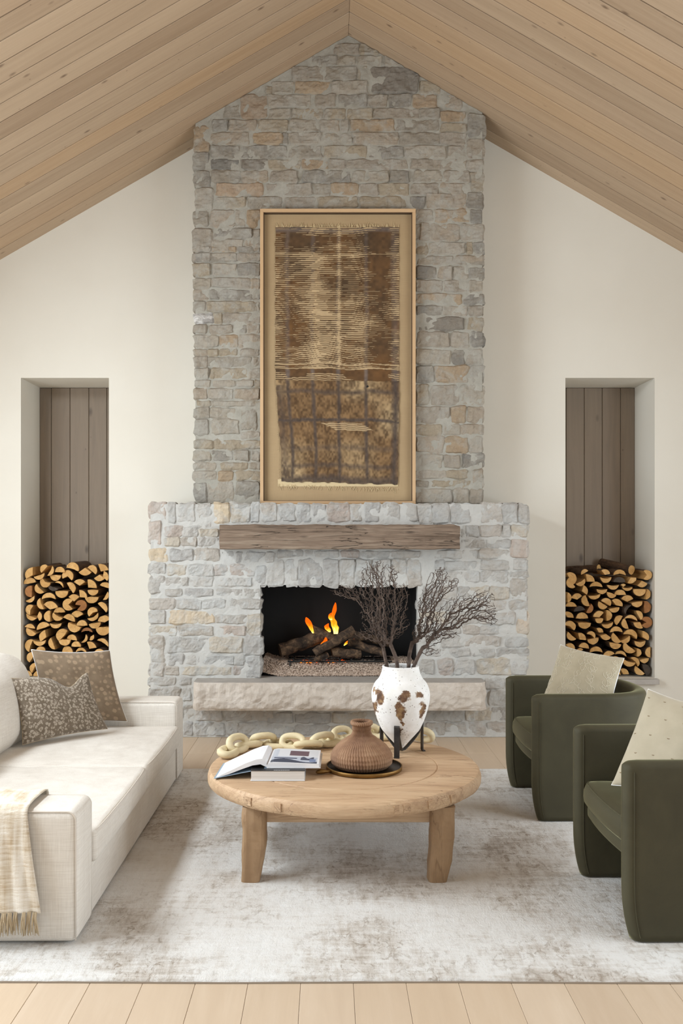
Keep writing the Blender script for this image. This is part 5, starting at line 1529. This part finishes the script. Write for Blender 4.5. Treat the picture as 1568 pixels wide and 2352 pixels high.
for ang in (-104, 18, 142):
    a = math.radians(ang); dr = Vector((math.cos(a), math.sin(a), 0)); tn = Vector((-dr.y, dr.x, 0))
    R0 = .124
    path = [(R0 + .014, TT + .002), (R0 + .002, TT + .002), (R0, TT + .008), (R0, TT + .06), (R0, TT + .12), (R0 + .001, TT + .158), (R0 - .003, TT + .164), (R0 - .009, TT + .160), (.105, .527), (.085, .502), (.062, .477), (.040, .455), (.020, .438), (.0, .434)]
    nn = len(path); v = []
    for k, (r_, z_) in enumerate(path):
        p0, p1 = path[max(k - 1, 0)], path[min(k + 1, nn - 1)]
        tg = Vector((p1[0] - p0[0], p1[1] - p0[1])).normalized(); nn2 = (-tg.y, tg.x)
        for so_, si in ((-1, -1), (1, -1), (1, 1), (-1, 1)):
            q = Vector((UC.x, UC.y, 0)) + dr * (r_ + nn2[0] * .0025 * si) + tn * (.0145 * so_); v.append((q.x, q.y, z_ + nn2[1] * .0025 * si))
    f = grid_faces(nn, 4, cv=True) + [(0, 1, 2, 3), tuple((nn - 1) * 4 + k for k in (3, 2, 1, 0))]
    mesh('strap_leg', v, f, MAT['iron'], st)

# chain of carved links
ch = empty('wooden_chain', P(740, 1710, 4.95), 'cream carved wooden chain of large links trailing behind the book and jug', 'chain')
def GP(px, py): 
    p = PG(px, py, TT); return Vector((p.x, p.y, 0))
poly = [GP(524, 1738), GP(575, 1722), GP(630, 1719), GP(690, 1724), GP(735, 1720), GP(780, 1709), GP(830, 1700), GP(880, 1698), GP(930, 1700), GP(972, 1708)]
dense = [Vector(p) for p in resample([tuple(p) for p in poly], .004)]
acc = 0; pos = [dense[0]]; 
for a, b in zip(dense[:-1], dense[1:]):
    acc += (b - a).length
    if acc >= .083: pos.append(b); acc = 0
for i, p in enumerate(pos):
    t = (pos[min(i + 1, len(pos) - 1)] - pos[max(i - 1, 0)]).normalized()
    s_ = Vector((-t.y, t.x, 0)); rc = random.Random(i + 40); roll = math.radians((10 if i % 2 == 0 else 62) + rc.uniform(-8, 16)) * (1 if i % 4 < 2 else -1); t = (t + s_ * rc.uniform(-.25, .25)).normalized(); s_ = Vector((-t.y, t.x, 0))
    wv_ = s_ * math.cos(roll) + Vector((0, 0, 1)) * math.sin(roll)
    Ln, Wd, rt = .062 + rc.uniform(-.004, .008), .034 + rc.uniform(-.003, .004), .0178 + rc.uniform(-.001, .002)                      # half length / half width of the link's core line
    pts = []
    for k in range(40):
        a = 2 * PI * k / 40; c, s = math.cos(a), math.sin(a)
        pts.append(t * (Ln * math.copysign(abs(c) ** .85, c)) + wv_ * (Wd * math.copysign(abs(s) ** .8, s)))
    zmin = min(q.z for q in pts)
    o_ = Vector((p.x, p.y, TT + rt * .98 - zmin))
    v = []
    for k in range(40):
        tg = (pts[(k + 1) % 40] - pts[k - 1]).normalized(); nm = wv_.cross(t).normalized(); bi = tg.cross(nm)
        for m_ in range(10):
            b = 2 * PI * m_ / 10
            q = o_ + pts[k] + (nm * math.cos(b) + bi * math.sin(b)) * rt * (1 + .08 * noise.noise(pts[k] * 30 + Vector((i, m_, 0))))
            v.append(q)
    bm = bmesh.new(); bvs = [bm.verts.new(q) for q in v]
    for q in grid_faces(40, 10, cu=True, cv=True): bm.faces.new([bvs[k] for k in q])
    bmesh.ops.recalc_face_normals(bm, faces=bm.faces[:])
    bm_obj('link', bm, MAT['chain'], ch, True)

# ------------------------------------------------------------------ bare branches (space colonisation)
SB = 420 / 1568
def BP(x, y, dd=0): return P(740 + x * SB, 1270 + y * SB, UC.y + dd)
def grow(seed, stem, blobs, natt, label, r_base):
    rs = np.random.RandomState(seed)
    att = []
    tot = sum(b[2] * b[3] for b in blobs)
    for bx, by, rx, ry in blobs:
        k = int(1.5 * natt * rx * ry / tot)
        for _ in range(k):
            while True:
                a = rs.uniform(-1, 1, 3)
                if a @ a < 1: break
            att.append(tuple(BP(bx + a[0] * rx, by + a[1] * ry, a[2] * .11)))
    att = np.array(att)
    pts = [Vector(p) for p in resample([tuple(p) for p in stem], .012)]
    nodes = [np.array(p) for p in pts]; parent = [-1] + list(range(len(pts) - 1))
    step, kill = .0100, .0135
    alive = np.ones(len(att), bool)
    near = np.full(len(att), 1e9); who = np.zeros(len(att), int)
    def upd(i0):
        for i in range(i0, len(nodes)):
            d = np.linalg.norm(att - nodes[i], axis=1); m = d < near
            near[m] = d[m]; who[m] = i
    upd(0)
    for it in range(170):
        use = alive & (near < .075)
        if use.sum() < 4: use = alive & (near < .24)
        if not use.any() or len(nodes) > 5200: break
        D = {}
        for a in np.nonzero(use)[0]:
            d = att[a] - nodes[who[a]]; L = np.linalg.norm(d)
            if L > 1e-6: D.setdefault(who[a], []).append(d / L)
        i0 = len(nodes)
        for k, ds in D.items():
            d = np.mean(ds, axis=0) + rs.normal(0, .42, 3); d /= np.linalg.norm(d) + 1e-9
            nodes.append(nodes[k] + d * step); parent.append(k)
        upd(i0)
        alive &= near > kill
    n = len(nodes); kids = [[] for _ in range(n)]
    for i, p in enumerate(parent):
        if p >= 0: kids[p].append(i)
    rad = np.zeros(n); tip = .00135
    for i in range(n - 1, -1, -1):
        rad[i] = tip if not kids[i] else (sum(rad[k] ** 2.35 for k in kids[i])) ** (1 / 2.35) + .000012
    rad *= 1.0; k_ = r_base / rad[0]
    if k_ < 1: rad = tip + (rad - tip) * max(.2, (r_base - tip) / (rad[0] - tip))
    else: rad[:len(pts)] = np.maximum(rad[:len(pts)], np.linspace(r_base, min(r_base, rad[len(pts) - 1] * 1.2), len(pts)))
    # chains
    mb = MB(); 
    starts = [0]
    stack = [(0, -1)]
    while stack:
        s, pre = stack.pop()
        chn = ([pre] if pre >= 0 else []) + [s]
        while kids[chn[-1]]:
            ks = sorted(kids[chn[-1]], key=lambda q: -rad[q])
            for o_ in ks[1:]: stack.append((o_, chn[-1]))
            chn.append(ks[0])
        if len(chn) < 2: continue
        pp = [Vector(nodes[i]) for i in chn]
        rr_ = [min(rad[i], rad[chn[1]]) if j == 0 else rad[i] for j, i in enumerate(chn)]
        # knobbly bends
        rr_ = [q * (1 + .16 * noise.noise(p * 60)) for q, p in zip(rr_, pp)]
        v_, f_ = tube_data(pp, rr_, 7 if max(rr_) > .004 else 4, cap=False); mb.add(v_, f_)
    o = mb.build('bare_branch', MAT['twig'], smooth=True)
    return tag(o, label, 'branch', 'bare branches standing in the white urn')
grow(1, [BP(575,1090,.03), BP(556,980,.035), BP(538,900,.03), BP(525,830,.03)], [(430,330,200,120),(190,330,150,60),(440,540,140,130),(390,690,120,80),(400,150,80,100),(520,720,80,80)], 520, 'leftmost bare twiggy branch in the urn, reaching over the firebox', .0095)
grow(2, [BP(625,1090,-.02), BP(642,985,-.02), BP(630,900,-.03), BP(590,800,-.04)], [(500,160,110,115),(615,180,40,110),(560,420,130,170),(690,380,60,160),(660,600,100,100),(480,620,100,100),(600,700,70,60)], 520, 'second bare branch from the left in the urn, tallest of the left pair', .0105)
grow(3, [BP(715,1090,.03), BP(738,985,.03), BP(745,880,.03), BP(770,770,.04)], [(960,330,120,110),(890,450,90,100),(1010,190,85,95),(900,620,110,120),(1130,260,60,60),(820,700,60,80)], 450, 'third bare branch from the left in the urn, upright against the stone', .0110)
grow(4, [BP(745,1090,-.01), BP(778,985,-.02), BP(815,900,-.03), BP(860,810,-.03)], [(1080,560,170,110),(1250,420,180,90),(1400,500,120,110),(1380,360,110,50),(1060,680,130,70),(930,840,80,40),(1450,580,60,50),(940,720,80,80)], 560, 'rightmost bare branch in the urn, spreading far to the right', .0105)
